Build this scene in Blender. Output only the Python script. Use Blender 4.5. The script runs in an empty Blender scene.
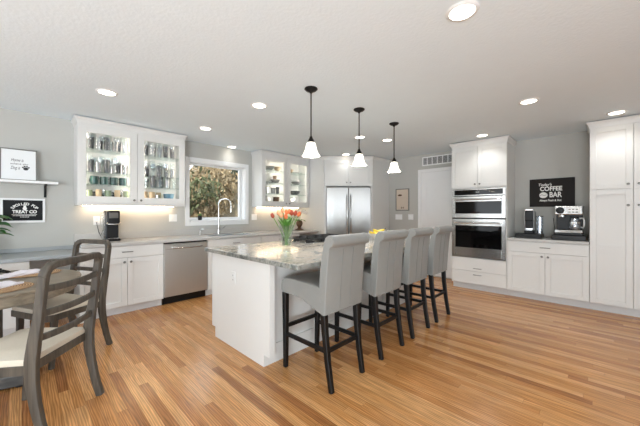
import bpy, bmesh, math, random
from mathutils import Vector, Matrix, Euler
PI = math.pi
R = math.radians
random.seed(7)
SC = bpy.context.scene
COL = SC.collection

# ---------------------------------------------------------------- camera
cam_d = bpy.data.cameras.new('camera')
cam = bpy.data.objects.new('camera', cam_d)
COL.objects.link(cam)
cam.location = (0, 0, 1.28)
cam.rotation_euler = (R(90), 0, R(44.1 - 90))
cam_d.sensor_width = 36
cam_d.lens = 289 / 640 * 36
cam_d.shift_y = -0.4 / 640
cam_d.clip_start = 0.02
SC.camera = cam

# ---------------------------------------------------------------- world, sun, exposure
SC.view_settings.view_transform = 'Standard'
SC.view_settings.look = 'None'
SC.view_settings.gamma = 1
SC.view_settings.use_curve_mapping = False
SC.cycles.transparent_max_bounces = 32
SC.view_settings.exposure = 0.66
world = bpy.data.worlds.new('world')
SC.world = world
world.use_nodes = True
wn, wl = world.node_tree.nodes, world.node_tree.links
wn.clear()
w_out = wn.new('ShaderNodeOutputWorld')
w_bg = wn.new('ShaderNodeBackground')
w_ramp = wn.new('ShaderNodeValToRGB')
w_sep = wn.new('ShaderNodeSeparateXYZ')
w_tc = wn.new('ShaderNodeTexCoord')
w_map = wn.new('ShaderNodeMapRange')
w_map.inputs['From Min'].default_value = -1
wl.new(w_tc.outputs['Generated'], w_sep.inputs[0])
wl.new(w_sep.outputs['Z'], w_map.inputs['Value'])
wl.new(w_map.outputs[0], w_ramp.inputs[0])
wl.new(w_ramp.outputs[0], w_bg.inputs[0])
wl.new(w_bg.outputs[0], w_out.inputs[0])
cr = w_ramp.color_ramp
cr.elements[0].position, cr.elements[0].color = 0.47, (1.1, 1.2, 1.32, 1)
cr.elements[1].position, cr.elements[1].color = 1.0, (0.72, 0.85, 1.0, 1)
e = cr.elements.new(0.52); e.color = (0.90, 0.95, 1.0, 1)
w_bg.inputs['Strength'].default_value = 2.6
sun_d = bpy.data.lights.new('sun', 'SUN')
sun_d.energy = 6.0
sun_d.angle = R(3)
sun_d.color = (1, 0.95, 0.86)
sun = bpy.data.objects.new('sun', sun_d)
sun.rotation_euler = Vector((1, 1, -2.6)).to_track_quat('-Z', 'Y').to_euler()
COL.objects.link(sun)
fl_d = bpy.data.lights.new('added_ceiling_fill', 'AREA')      # added fill light behind the camera, aimed up to brighten the ceiling
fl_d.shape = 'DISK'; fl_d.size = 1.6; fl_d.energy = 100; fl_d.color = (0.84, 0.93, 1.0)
fl = bpy.data.objects.new('added_ceiling_fill', fl_d)
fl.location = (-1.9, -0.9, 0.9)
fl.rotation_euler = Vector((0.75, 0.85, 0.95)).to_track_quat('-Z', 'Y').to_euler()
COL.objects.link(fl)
DOWN_W = 13.0       # power of each recessed lamp
PEND_W = 11.0       # power of each pendant bulb
STRIP = 14.0        # emission of the strips under the wall cabinets

# ---------------------------------------------------------------- materials
def new_mat(name):
    m = bpy.data.materials.new(name)
    m.use_nodes = True
    return m, m.node_tree.nodes, m.node_tree.links, m.node_tree.nodes['Principled BSDF']

def s2l(c):
    return tuple(((x / 255) / 12.92 if x / 255 <= 0.04045 else ((x / 255 + 0.055) / 1.055) ** 2.4) for x in c) + (1,)

def plain(name, rgb, rough=0.5, metal=0.0, var=0.04, scale=8.0, bump=0.0, bscale=60, coat=0.0, stretch=None, spec=None):
    """principled material with a gentle procedural variation of colour and roughness"""
    m, n, l, p = new_mat(name)
    col = s2l(rgb)
    tc = n.new('ShaderNodeTexCoord')
    src = tc.outputs['Object']
    if stretch:
        mp = n.new('ShaderNodeMapping'); mp.inputs['Scale'].default_value = stretch
        l.new(src, mp.inputs[0]); src = mp.outputs[0]
    nz = n.new('ShaderNodeTexNoise'); nz.inputs['Scale'].default_value = scale; nz.inputs['Detail'].default_value = 4
    l.new(src, nz.inputs['Vector'])
    mix = n.new('ShaderNodeMix'); mix.data_type = 'RGBA'
    mix.inputs['A'].default_value = tuple(c * (1 - var) for c in col[:3]) + (1,)
    mix.inputs['B'].default_value = tuple(min(1, c * (1 + var)) for c in col[:3]) + (1,)
    l.new(nz.outputs['Fac'], mix.inputs['Factor'])
    l.new(mix.outputs['Result'], p.inputs['Base Color'])
    p.inputs['Roughness'].default_value = rough
    p.inputs['Metallic'].default_value = metal
    if spec is not None: p.inputs['Specular IOR Level'].default_value = spec
    if coat: p.inputs['Coat Weight'].default_value = coat; p.inputs['Coat Roughness'].default_value = 0.1
    if bump:
        b = n.new('ShaderNodeBump'); b.inputs['Strength'].default_value = bump; b.inputs['Distance'].default_value = 0.004
        nb = n.new('ShaderNodeTexNoise'); nb.inputs['Scale'].default_value = bscale; nb.inputs['Detail'].default_value = 3
        l.new(src, nb.inputs['Vector']); l.new(nb.outputs['Fac'], b.inputs['Height']); l.new(b.outputs[0], p.inputs['Normal'])
    return m

def emit(name, rgb, strength):
    m, n, l, p = new_mat(name)
    p.inputs['Base Color'].default_value = s2l(rgb)
    p.inputs['Emission Color'].default_value = s2l(rgb)
    p.inputs['Emission Strength'].default_value = strength
    return m

def thin_glass(name, tint=(1, 1, 1), refl=1.0, ior=1.45):
    """glass as a thin sheet: clear, with mirror reflections that grow at grazing angles"""
    m, n, l, p = new_mat(name)
    n.remove(p)
    out = n['Material Output']
    tr = n.new('ShaderNodeBsdfTransparent'); tr.inputs[0].default_value = tuple(tint) + (1,)
    gl = n.new('ShaderNodeBsdfGlossy'); gl.inputs['Roughness'].default_value = 0.03
    gl.inputs['Color'].default_value = (refl, refl, refl, 1)
    lw = n.new('ShaderNodeLayerWeight'); lw.inputs[0].default_value = 0.5
    pw = math_node(n, l, 'POWER', lw.outputs['Facing'], 4.0)
    f0 = ((ior - 1) / (ior + 1)) ** 2
    fac = math_node(n, l, 'MULTIPLY_ADD', pw, 0.75, f0)
    mx = n.new('ShaderNodeMixShader')
    l.new(fac, mx.inputs[0]); l.new(tr.outputs[0], mx.inputs[1]); l.new(gl.outputs[0], mx.inputs[2])
    l.new(mx.outputs[0], out.inputs[0])
    return m

def math_node(n, l, op, a, b=None, c=None):
    k = n.new('ShaderNodeMath'); k.operation = op
    for i, v in enumerate((a, b, c)):
        if v is None: continue
        if isinstance(v, (int, float)): k.inputs[i].default_value = v
        else: l.new(v, k.inputs[i])
    return k.outputs[0]

def oak_floor():
    m, n, l, p = new_mat('oak_strip_floor')
    tc = n.new('ShaderNodeTexCoord'); sp = n.new('ShaderNodeSeparateXYZ')
    l.new(tc.outputs['Object'], sp.inputs[0])
    W, L = 0.060, 1.25
    xs = math_node(n, l, 'DIVIDE', sp.outputs['X'], W)
    row = math_node(n, l, 'FLOOR', xs)
    fx = math_node(n, l, 'FRACT', xs)
    wn1 = n.new('ShaderNodeTexWhiteNoise'); wn1.noise_dimensions = '1D'; l.new(row, wn1.inputs['W'])
    yo = math_node(n, l, 'MULTIPLY_ADD', wn1.outputs['Value'], 7.3, math_node(n, l, 'DIVIDE', sp.outputs['Y'], L))
    board = math_node(n, l, 'FLOOR', yo)
    fy = math_node(n, l, 'FRACT', yo)
    idv = n.new('ShaderNodeCombineXYZ'); l.new(row, idv.inputs[0]); l.new(board, idv.inputs[1])
    wn2 = n.new('ShaderNodeTexWhiteNoise'); wn2.noise_dimensions = '2D'; l.new(idv.outputs[0], wn2.inputs['Vector'])
    ramp = n.new('ShaderNodeValToRGB'); l.new(wn2.outputs['Value'], ramp.inputs[0])
    r = ramp.color_ramp
    r.elements[0].position, r.elements[0].color = 0.0, s2l((166, 110, 64))
    r.elements[1].position, r.elements[1].color = 1.0, s2l((222, 166, 108))
    for pos, c in ((0.12, (186, 126, 73)), (0.45, (204, 144, 86)), (0.75, (212, 155, 97))):
        q = r.elements.new(pos); q.color = s2l(c)
    # grain: stretched noise, shifted per board
    add = n.new('ShaderNodeVectorMath'); add.operation = 'MULTIPLY_ADD'
    l.new(wn2.outputs['Color'], add.inputs[0]); add.inputs[1].default_value = (9, 9, 9); l.new(tc.outputs['Object'], add.inputs[2])
    mp = n.new('ShaderNodeMapping'); mp.inputs['Scale'].default_value = (38, 2.2, 1); l.new(add.outputs[0], mp.inputs[0])
    g = n.new('ShaderNodeTexNoise'); g.inputs['Scale'].default_value = 1.6; g.inputs['Detail'].default_value = 6; g.inputs['Distortion'].default_value = 0.9
    l.new(mp.outputs[0], g.inputs['Vector'])
    mp2 = n.new('ShaderNodeMapping'); mp2.inputs['Scale'].default_value = (16, 1.5, 1); l.new(add.outputs[0], mp2.inputs[0])
    wv = n.new('ShaderNodeTexWave'); wv.bands_direction = 'X'; wv.inputs['Scale'].default_value = 1.5; wv.inputs['Distortion'].default_value = 9; wv.inputs['Detail'].default_value = 2
    l.new(mp2.outputs[0], wv.inputs['Vector'])
    gm = n.new('ShaderNodeMapRange'); l.new(g.outputs['Fac'], gm.inputs['Value'])
    gm.inputs['From Min'].default_value = 0.3; gm.inputs['From Max'].default_value = 0.7
    gm.inputs['To Min'].default_value = 0.70; gm.inputs['To Max'].default_value = 1.16
    wm = n.new('ShaderNodeMapRange'); l.new(wv.outputs['Fac'], wm.inputs['Value'])
    wm.inputs['To Min'].default_value = 0.68; wm.inputs['To Max'].default_value = 1.10
    gr = math_node(n, l, 'MULTIPLY', gm.outputs[0], wm.outputs[0])
    # seams between boards
    ex = math_node(n, l, 'MULTIPLY', math_node(n, l, 'MINIMUM', fx, math_node(n, l, 'SUBTRACT', 1, fx)), W)
    ey = math_node(n, l, 'MULTIPLY', math_node(n, l, 'MINIMUM', fy, math_node(n, l, 'SUBTRACT', 1, fy)), L)
    em = math_node(n, l, 'MINIMUM', ex, ey)
    seam = n.new('ShaderNodeMapRange'); l.new(em, seam.inputs['Value'])
    seam.inputs['From Min'].default_value = 0.0004; seam.inputs['From Max'].default_value = 0.0018
    seam.inputs['To Min'].default_value = 0.62; seam.inputs['To Max'].default_value = 1.0
    tot = math_node(n, l, 'MULTIPLY', gr, seam.outputs[0])
    mul = n.new('ShaderNodeVectorMath'); mul.operation = 'SCALE'
    l.new(ramp.outputs[0], mul.inputs[0]); l.new(tot, mul.inputs['Scale'])
    l.new(mul.outputs[0], p.inputs['Base Color'])
    rg = n.new('ShaderNodeMapRange'); l.new(g.outputs['Fac'], rg.inputs['Value'])
    rg.inputs['To Min'].default_value = 0.15; rg.inputs['To Max'].default_value = 0.26
    l.new(rg.outputs[0], p.inputs['Roughness'])
    b = n.new('ShaderNodeBump'); b.inputs['Strength'].default_value = 0.25; b.inputs['Distance'].default_value = 0.002
    l.new(tot, b.inputs['Height']); l.new(b.outputs[0], p.inputs['Normal'])
    return m

def wood(name, rgb_a, rgb_b, axis='Z', rough=0.5):
    m, n, l, p = new_mat(name)
    tc = n.new('ShaderNodeTexCoord'); mp = n.new('ShaderNodeMapping')
    sc = {'X': (2, 30, 30), 'Y': (30, 2, 30), 'Z': (30, 30, 2)}[axis]
    mp.inputs['Scale'].default_value = sc
    l.new(tc.outputs['Object'], mp.inputs[0])
    g = n.new('ShaderNodeTexNoise'); g.inputs['Scale'].default_value = 1.5; g.inputs['Detail'].default_value = 6; g.inputs['Distortion'].default_value = 0.5
    l.new(mp.outputs[0], g.inputs['Vector'])
    rp = n.new('ShaderNodeValToRGB'); l.new(g.outputs['Fac'], rp.inputs[0])
    rp.color_ramp.elements[0].position, rp.color_ramp.elements[0].color = 0.3, s2l(rgb_a)
    rp.color_ramp.elements[1].position, rp.color_ramp.elements[1].color = 0.7, s2l(rgb_b)
    l.new(rp.outputs[0], p.inputs['Base Color'])
    p.inputs['Roughness'].default_value = rough
    b = n.new('ShaderNodeBump'); b.inputs['Strength'].default_value = 0.15; b.inputs['Distance'].default_value = 0.002
    l.new(g.outputs['Fac'], b.inputs['Height']); l.new(b.outputs[0], p.inputs['Normal'])
    return m

def granite(name='granite', edge=False):
    m, n, l, p = new_mat(name)
    tc = n.new('ShaderNodeTexCoord'); mp = n.new('ShaderNodeMapping')
    mp.inputs['Rotation'].default_value = (0, 0, R(25)); mp.inputs['Scale'].default_value = (1.4, 2.4, 2.0)
    l.new(tc.outputs['Object'], mp.inputs[0])
    a = n.new('ShaderNodeTexNoise'); a.inputs['Scale'].default_value = 3.6; a.inputs['Detail'].default_value = 8; a.inputs['Distortion'].default_value = 1.2
    l.new(mp.outputs[0], a.inputs['Vector'])
    rp = n.new('ShaderNodeValToRGB'); l.new(a.outputs['Fac'], rp.inputs[0])
    r = rp.color_ramp
    r.elements[0].position, r.elements[0].color = 0.30, s2l((126, 129, 124))
    r.elements[1].position, r.elements[1].color = 0.72, s2l((180, 170, 152))
    for pos, c in ((0.42, (160, 156, 147)), (0.52, (194, 186, 174)), (0.62, (188, 176, 160))):
        q = r.elements.new(pos); q.color = s2l(c)
    b = n.new('ShaderNodeTexNoise'); b.inputs['Scale'].default_value = 38; b.inputs['Detail'].default_value = 5
    l.new(mp.outputs[0], b.inputs['Vector'])
    r2 = n.new('ShaderNodeValToRGB'); l.new(b.outputs['Fac'], r2.inputs[0])
    r2.color_ramp.elements[0].position, r2.color_ramp.elements[0].color = 0.36, (0.22, 0.23, 0.22, 1)
    r2.color_ramp.elements[1].position, r2.color_ramp.elements[1].color = 0.52, (1, 1, 1, 1)
    mx = n.new('ShaderNodeMix'); mx.data_type = 'RGBA'; mx.blend_type = 'MULTIPLY'; mx.inputs['Factor'].default_value = 0.6
    l.new(rp.outputs[0], mx.inputs['A']); l.new(r2.outputs[0], mx.inputs['B'])
    l.new(mx.outputs['Result'], p.inputs['Base Color'])
    p.inputs['Roughness'].default_value = 0.12
    if edge:      # rough-cut edge of the same stone, with shade put into darker colours
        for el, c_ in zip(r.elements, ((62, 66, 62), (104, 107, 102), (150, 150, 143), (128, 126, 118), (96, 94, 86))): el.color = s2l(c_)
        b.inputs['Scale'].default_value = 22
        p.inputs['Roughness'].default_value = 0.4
    return m

def woven():
    m, n, l, p = new_mat('woven_seagrass')
    tc = n.new('ShaderNodeTexCoord')
    wv = n.new('ShaderNodeTexWave'); wv.wave_type = 'RINGS'; wv.rings_direction = 'Z'; wv.inputs['Scale'].default_value = 22; wv.inputs['Distortion'].default_value = 1.5; wv.inputs['Detail'].default_value = 3; wv.inputs['Detail Scale'].default_value = 6
    l.new(tc.outputs['Object'], wv.inputs['Vector'])
    rp = n.new('ShaderNodeValToRGB'); l.new(wv.outputs['Fac'], rp.inputs[0])
    rp.color_ramp.elements[0].color = s2l((128, 92, 60)); rp.color_ramp.elements[1].color = s2l((206, 170, 128))
    l.new(rp.outputs[0], p.inputs['Base Color']); p.inputs['Roughness'].default_value = 0.8
    b = n.new('ShaderNodeBump'); b.inputs['Distance'].default_value = 0.004
    l.new(wv.outputs['Fac'], b.inputs['Height']); l.new(b.outputs[0], p.inputs['Normal'])
    return m

def steel(name='brushed_steel', rgb=(160, 159, 156), rough=0.28, stretch=(90, 90, 1)):
    return plain(name, rgb, rough, 1.0, 0.10, 2.0, 0.0, stretch=stretch)

M = dict(
    floor=oak_floor(),
    wall=plain('wall_paint', (184, 183, 177), 0.75, var=0.015, bump=0.08, bscale=140),
    ceiling=plain('ceiling_paint', (228, 238, 243), 0.85, var=0.015, bump=0.6, bscale=45),
    cab=plain('cabinet_paint', (217, 216, 212), 0.38, var=0.012),
    trim=plain('trim_paint', (232, 232, 231), 0.4, var=0.012),
    toe=plain('toe_kick_paint', (212, 211, 209), 0.5, var=0.015),
    quartz=plain('grey_quartz', (187, 185, 181), 0.22, var=0.05, scale=60),
    granite=granite(),
    graniteedge=granite('granite_rough_shaded_edge', True),
    steel=steel(),
    fridgesteel=plain('fridge_steel', (158, 157, 154), 0.24, 1.0, 0.10, 2.0, 1.0, 1.6, stretch=(4.2, 4.2, .12)),
    dwsteel=plain('dishwasher_steel', (196, 195, 192), 0.42, 1.0, 0.05, 2.0, stretch=(90, 90, 1)),
    steel_h=steel('brushed_steel_bar', (190, 189, 186), 0.22, (2, 90, 90)),
    chrome=plain('polished_nickel', (205, 205, 203), 0.12, 1.0, 0.02),
    knob=plain('pewter', (120, 118, 114), 0.3, 1.0, 0.05),
    black=plain('black_plastic', (14, 14, 15), 0.35, var=0.1, spec=.35),
    blackmetal=plain('black_iron', (20, 19, 18), 0.45, 0.4, 0.1),
    iron=plain('cast_iron', (26, 26, 27), 0.55, 0.2, 0.2, bump=0.3),
    blackglass=plain('black_glass', (6, 6, 7), 0.06, var=0.05, spec=.3),
    leather=plain('grey_leather', (134, 134, 130), 0.42, var=0.05, scale=14, bump=0.12, bscale=220),
    seam=plain('grey_stitching', (122, 122, 119), 0.6),
    legblack=plain('black_lacquered_wood', (8, 8, 9), 0.45, spec=.35, var=0.15),
    chairwood=wood('weathered_grey_wood', (54, 48, 41), (86, 78, 67), 'Z', 0.55),
    tablewood=wood('weathered_grey_table_wood', (104, 94, 80), (140, 128, 110), 'X', 0.42),
    basewood=wood('dark_grey_wood', (58, 57, 56), (78, 76, 73), 'X', 0.5),
    linen=plain('cream_linen', (200, 190, 173), 0.85, var=0.06, scale=90, bump=0.2, bscale=300),
    woven=woven(),
    napkin=plain('white_napkin', (222, 217, 222), 0.8, var=0.05, scale=20, bump=0.1),
    deskgrey=plain('grey_desk_top', (158, 163, 165), 0.4, var=0.04),
    glass=thin_glass('clear_glass', (0.93, 0.95, 0.95)),
    vaseglass=thin_glass('vase_glass', (0.90, 0.93, 0.92), 1.0, 1.75),
    crystal=thin_glass('cut_glass', (0.90, 0.92, 0.94), 1.0, 2.3),
    darkened=thin_glass('darkened_glass', (0.40, 0.43, 0.46), 1.0, 1.9),  # dark glints of clear glass put in as an even tint
    pane=thin_glass('window_glass', (0.97, 0.98, 0.98), 1.0, 1.25),
    water=thin_glass('vase_water', (0.86, 0.93, 0.86), 1.0, 1.2),
    shelfglass=thin_glass('shelf_glass', (0.80, 0.86, 0.85), 1.0, 1.5),
    lamp=emit('lamp_diffuser', (255, 246, 230), 6.0),
    shade=emit('frosted_lit_glass', (255, 246, 232), 1.3),
    strip=emit('led_strip', (255, 226, 190), STRIP),
    cabled=emit('cabinet_led', (255, 244, 232), 30.0),
    art=plain('paper_white', (232, 234, 234), 0.6, var=0.01),
    artgrey=plain('grey_frame_wood', (120, 119, 114), 0.5, var=0.08),
    chalk=plain('chalkboard_black', (24, 25, 27), 0.65, spec=.25, var=0.1),
    signblack=plain('dark_sign_board', (30, 25, 22), 0.6, var=0.12, spec=.25),
    ink=plain('dark_ink', (52, 52, 54), 0.7),
    white=plain('white_lettering', (236, 235, 230), 0.6, var=0.01),
    plate=plain('white_plastic', (236, 236, 234), 0.35, var=0.01),
    hole=plain('dark_slot', (40, 40, 40), 0.7),
    greenmug=plain('dark_teal_glaze', (22, 62, 58), 0.2, var=0.15),
    silver=plain('silverware', (150, 150, 150), 0.15, 1.0, 0.1),
    dishgrey=plain('grey_glaze', (112, 114, 112), 0.3, var=0.08),
    dishdark=plain('charcoal_glaze', (58, 60, 60), 0.3, var=0.08),
    dishtan=plain('tan_glaze', (182, 158, 126), 0.35, var=0.08),
    dishwhite=plain('white_glaze', (232, 231, 228), 0.25, var=0.02),
    dishblue=plain('blue_glaze', (90, 130, 150), 0.3, var=0.08),
    dishgreen=plain('sage_glaze', (120, 132, 104), 0.3, var=0.1),
    leaf=plain('tulip_leaf', (70, 118, 38), 0.45, var=0.25, scale=20),
    stem=plain('tulip_stem', (104, 146, 62), 0.5, var=0.15),
    bloom_a=plain('coral_petal', (206, 108, 62), 0.5, var=0.2, scale=25),
    bloom_b=plain('peach_petal', (226, 164, 122), 0.5, var=0.15, scale=25),
    bloom_c=plain('rust_petal', (152, 62, 38), 0.5, var=0.2, scale=25),
    houseleaf=plain('houseplant_leaf', (40, 108, 28), 0.35, var=0.3, scale=15),
    terracotta=plain('stone_pot', (150, 146, 138), 0.7, var=0.1),
    soil=plain('potting_soil', (50, 38, 28), 0.9, var=0.3),
    bronze=plain('aged_bronze', (96, 74, 56), 0.4, 0.6, 0.2, 20),
    petalwhite=plain('white_petal', (240, 236, 228), 0.5, var=0.03),
    banana=plain('banana_peel', (226, 196, 66), 0.45, var=0.12, scale=18),
    bananatip=plain('banana_tip', (86, 70, 34), 0.7),
    wirebowl=plain('white_bowl_glaze', (226, 224, 220), 0.25, var=0.02),
    mapart=plain('beige_print', (206, 190, 172), 0.6, var=0.10, scale=6),
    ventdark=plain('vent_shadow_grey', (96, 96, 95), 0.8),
    grass=plain('dry_hillside', (96, 84, 62), 0.9, var=0.55, scale=3),
    bark=plain('brown_bark', (98, 82, 66), 0.85, var=0.3, scale=12),
    foliage_a=plain('olive_foliage', (70, 74, 42), 0.7, var=0.6, scale=5),
    foliage_b=plain('tan_foliage', (128, 110, 80), 0.75, var=0.5, scale=5),
    foliage_c=plain('dark_green_foliage', (36, 46, 26), 0.7, var=0.6, scale=5),
    cord=plain('black_cord', (28, 28, 28), 0.5),
    sinkwhite=plain('sink_steel', (196, 199, 200), 0.3, 0.6, 0.04),
)

# ---------------------------------------------------------------- mesh helpers
class MB:
    def __init__(s):
        s.bm = bmesh.new()
    def box(s, x0, x1, y0, y1, z0, z1, bev=0.0, mat4=None, seg=1):
        r = bmesh.ops.create_cube(s.bm, size=1)
        vs = r['verts']
        bmesh.ops.scale(s.bm, vec=(abs(x1 - x0), abs(y1 - y0), abs(z1 - z0)), verts=vs)
        bmesh.ops.translate(s.bm, vec=((x0 + x1) / 2, (y0 + y1) / 2, (z0 + z1) / 2), verts=vs)
        if bev:
            es = list({e for v in vs for e in v.link_edges})
            q = bmesh.ops.bevel(s.bm, geom=es, offset=bev, segments=seg, affect='EDGES', profile=0.6)
            vs = list({v for f in q['faces'] for v in f.verts} | {v for v in vs if v.is_valid})
        if mat4 is not None:
            bmesh.ops.transform(s.bm, matrix=mat4, verts=vs)
        return s
    def lathe(s, prof, c=(0, 0, 0), n=24, close=False, mat4=None):
        """prof: list of (radius, z); spun about z"""
        rings = []
        for r, z in prof:
            if r < 1e-6:
                rings.append([s.bm.verts.new((c[0], c[1], c[2] + z))])
            else:
                rings.append([s.bm.verts.new((c[0] + r * math.cos(2 * PI * k / n), c[1] + r * math.sin(2 * PI * k / n), c[2] + z)) for k in range(n)])
        pairs = list(zip(rings, rings[1:]))
        if close: pairs.append((rings[-1], rings[0]))
        for a, b in pairs:
            for k in range(n):
                k2 = (k + 1) % n
                if len(a) == 1 and len(b) == 1: continue
                if len(a) == 1: s.bm.faces.new((a[0], b[k], b[k2]))
                elif len(b) == 1: s.bm.faces.new((a[k], b[0], a[k2]))
                else: s.bm.faces.new((a[k], b[k], b[k2], a[k2]))
        if mat4 is not None:
            bmesh.ops.transform(s.bm, matrix=mat4, verts=[v for g in rings for v in g])
        return s
    def cyl(s, c, r, z0, z1, n=20, r2=None, bev=0.0):
        r2 = r if r2 is None else r2
        if bev:
            return s.lathe([(0, z0), (r - bev, z0), (r, z0 + bev), (r2, z1 - bev), (r2 - bev, z1), (0, z1)], (c[0], c[1], 0), n)
        return s.lathe([(0, z0), (r, z0), (r2, z1), (0, z1)], (c[0], c[1], 0), n)
    def tube(s, pts, r, n=8, caps=True, rfun=None, flat=1.0):
        pts = [Vector(p) for p in pts]
        rings = []
        up = None
        for i, p in enumerate(pts):
            t = (pts[min(i + 1, len(pts) - 1)] - pts[max(i - 1, 0)]).normalized()
            if up is None:
                up = Vector((0, 0, 1)) if abs(t.z) < 0.9 else Vector((1, 0, 0))
            a = t.cross(up)
            if a.length < 1e-5: a = t.cross(Vector((0, 1, 0)))
            a.normalize()
            b = a.cross(t).normalized(); up = b
            rr = r if rfun is None else rfun(i / (len(pts) - 1))
            rings.append([s.bm.verts.new(p + a * (rr * math.cos(2 * PI * k / n)) + b * (flat * rr * math.sin(2 * PI * k / n))) for k in range(n)])
        for A, B in zip(rings, rings[1:]):
            for k in range(n):
                s.bm.faces.new((A[k], A[(k + 1) % n], B[(k + 1) % n], B[k]))
        if caps:
            s.bm.faces.new(rings[0]); s.bm.faces.new(rings[-1])
        return s
    def loft(s, rings, cap=True, closed=True):
        """rings: lists of points with equal counts"""
        R_ = [[s.bm.verts.new(p) for p in g] for g in rings]
        n = len(R_[0])
        for A, B in zip(R_, R_[1:]):
            for k in range(n if closed else n - 1):
                s.bm.faces.new((A[k], A[(k + 1) % n], B[(k + 1) % n], B[k]))
        if cap:
            s.bm.faces.new(R_[0]); s.bm.faces.new(R_[-1])
        return s
    def prism(s, poly, axis, a0, a1):
        """poly: 2D outline; axis: the one it is extruded along"""
        def P(u, v, a):
            return {'X': (a, u, v), 'Y': (u, a, v), 'Z': (u, v, a)}[axis]
        return s.loft([[P(u, v, a0) for u, v in poly], [P(u, v, a1) for u, v in poly]])
    def ellipsoid(s, c, rx, ry, rz, n=14, m=8, mat4=None):
        base = len(s.bm.verts)
        prof = [(math.sin(PI * i / m), -math.cos(PI * i / m)) for i in range(m + 1)]
        mt = Matrix.Translation(c) @ (mat4 or Matrix.Identity(4)) @ Matrix.Diagonal((rx, ry, rz, 1))
        return s.lathe([(0 if i in (0, m) else r, z) for i, (r, z) in enumerate(prof)], n=n, mat4=mt)
    def build(s, name, mat, parent=None, smooth=False, label=None):
        bmesh.ops.recalc_face_normals(s.bm, faces=s.bm.faces)
        me = bpy.data.meshes.new(name)
        s.bm.to_mesh(me); s.bm.free()
        me.materials.append(M[mat] if isinstance(mat, str) else mat)
        if smooth:
            me.polygons.foreach_set('use_smooth', [True] * len(me.polygons))
            try: me.set_sharp_from_angle(angle=R(40))
            except Exception: pass
        o = bpy.data.objects.new(name, me)
        COL.objects.link(o)
        if parent is not None: o.parent = parent
        if label: o['label'] = label
        return o

def tag(o, label, cat, group=None):
    o['label'] = label; o['category'] = cat
    if group: o['group'] = group
    return o

def thing(name, label, cat, loc=(0, 0, 0), rz=0.0, group=None):
    o = bpy.data.objects.new(name, None)
    o.empty_display_size = 0.1
    COL.objects.link(o)
    o.location = loc; o.rotation_euler = (0, 0, rz)
    return tag(o, label, cat, group)

def keep_parent(o, root):
    o.parent = root
    o.matrix_parent_inverse = (Matrix.Translation(root.location) @ root.rotation_euler.to_matrix().to_4x4() @ Matrix.Diagonal(tuple(root.scale) + (1,))).inverted()
    return o

def struct(mb, name, mat, parent=None, smooth=False):
    o = mb.build(name, mat, parent, smooth)
    if parent is None: o['kind'] = 'structure'
    return o

def dup(root, loc, rz=0.0, label=None, group=None):
    r = root.copy(); COL.objects.link(r)
    r.location = loc; r.rotation_euler = (0, 0, rz)
    if label: r['label'] = label
    if group: r['group'] = group
    for ch in list(root.children):
        c = ch.copy(); COL.objects.link(c); c.parent = r
        for g in list(ch.children):
            d = g.copy(); COL.objects.link(d); d.parent = c
    return r

def text_mesh(name, txt, size, mat, parent, loc, rot, extrude=0.001, shear=0.0, bold=0.0, width=None, label=None, arc=None):
    """lettering as a thin mesh, centred on loc; lies in local XY before rot. arc=(radius, degrees)"""
    def one(t):
        cu = bpy.data.curves.new('lettering', 'FONT')
        cu.body = t; cu.size = size; cu.extrude = extrude; cu.shear = shear; cu.offset = bold
        cu.align_x = 'CENTER'; cu.align_y = 'CENTER'
        ob = bpy.data.objects.new('lettering', cu)
        COL.objects.link(ob)
        dg = bpy.context.evaluated_depsgraph_get()
        me = bpy.data.meshes.new_from_object(ob.evaluated_get(dg))
        bpy.data.objects.remove(ob)
        return me
    if arc is None:
        me = one(txt)
    else:
        bm = bmesh.new()
        rad, deg = arc
        k = len(txt)
        for i, ch in enumerate(txt):
            if ch == ' ': continue
            a = R(deg) * (0.5 - i / (k - 1))
            m1 = one(ch)
            m1.transform(Matrix.Rotation(a, 4, 'Z') @ Matrix.Translation((0, rad, 0)))
            bm.from_mesh(m1)
        for v in bm.verts: v.co.y -= rad
        me = bpy.data.meshes.new(name); bm.to_mesh(me); bm.free()
    if width:
        xs = [v.co.x for v in me.vertices]
        k = width / (max(xs) - min(xs))
        for v in me.vertices: v.co.x *= k
    me.materials.clear(); me.materials.append(M[mat])
    o = bpy.data.objects.new(name, me); COL.objects.link(o)
    o.parent = parent; o.location = loc; o.rotation_euler = rot
    if label: o['label'] = label
    return o

# ---------------------------------------------------------------- the room
YA, XB, H = 4.90, 5.75, 2.47            # wall with the window, wall with the ovens, ceiling
X0, Y0 = -3.8, -3.8
WX0, WX1, WZ0, WZ1 = 1.93, 2.99, 1.13, 2.13     # window opening

struct(MB().box(X0, XB + .15, Y0, YA + .15, -0.1, 0), 'floor', 'floor')
struct(MB().box(X0 - .2, XB + .15, Y0 - .2, YA + .2, H, H + 0.2), 'ceiling', 'ceiling')
w = MB()
w.box(X0, WX0, YA, YA + .2, 0, H).box(WX1, XB + .15, YA, YA + .2, 0, H)
w.box(WX0, WX1, YA, YA + .2, 0, WZ0).box(WX0, WX1, YA, YA + .2, WZ1, H)
struct(w, 'wall_left', 'wall')
struct(MB().box(XB, XB + .15, Y0, YA, 0, H), 'wall_right', 'wall')
# unseen walls behind the camera, with unglazed openings sized to steer the daylight
w = MB(); w.box(X0 - .15, X0, Y0, 1.4, 0, H).box(X0 - .15, X0, 4.0, YA, 0, H).box(X0 - .15, X0, 2.6, 2.7, 0, H).box(X0 - .15, X0, 1.4, 4.0, 2.32, H)
struct(w, 'wall_back', 'wall')
w = MB(); w.box(X0, -3.2, Y0 - .15, Y0, 0, H).box(1.3, XB, Y0 - .15, Y0, 0, H).box(-1.0, -.85, Y0 - .15, Y0, 0, H).box(-3.2, 1.3, Y0 - .15, Y0, 2.32, H)
struct(w, 'wall_rear', 'wall')

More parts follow.
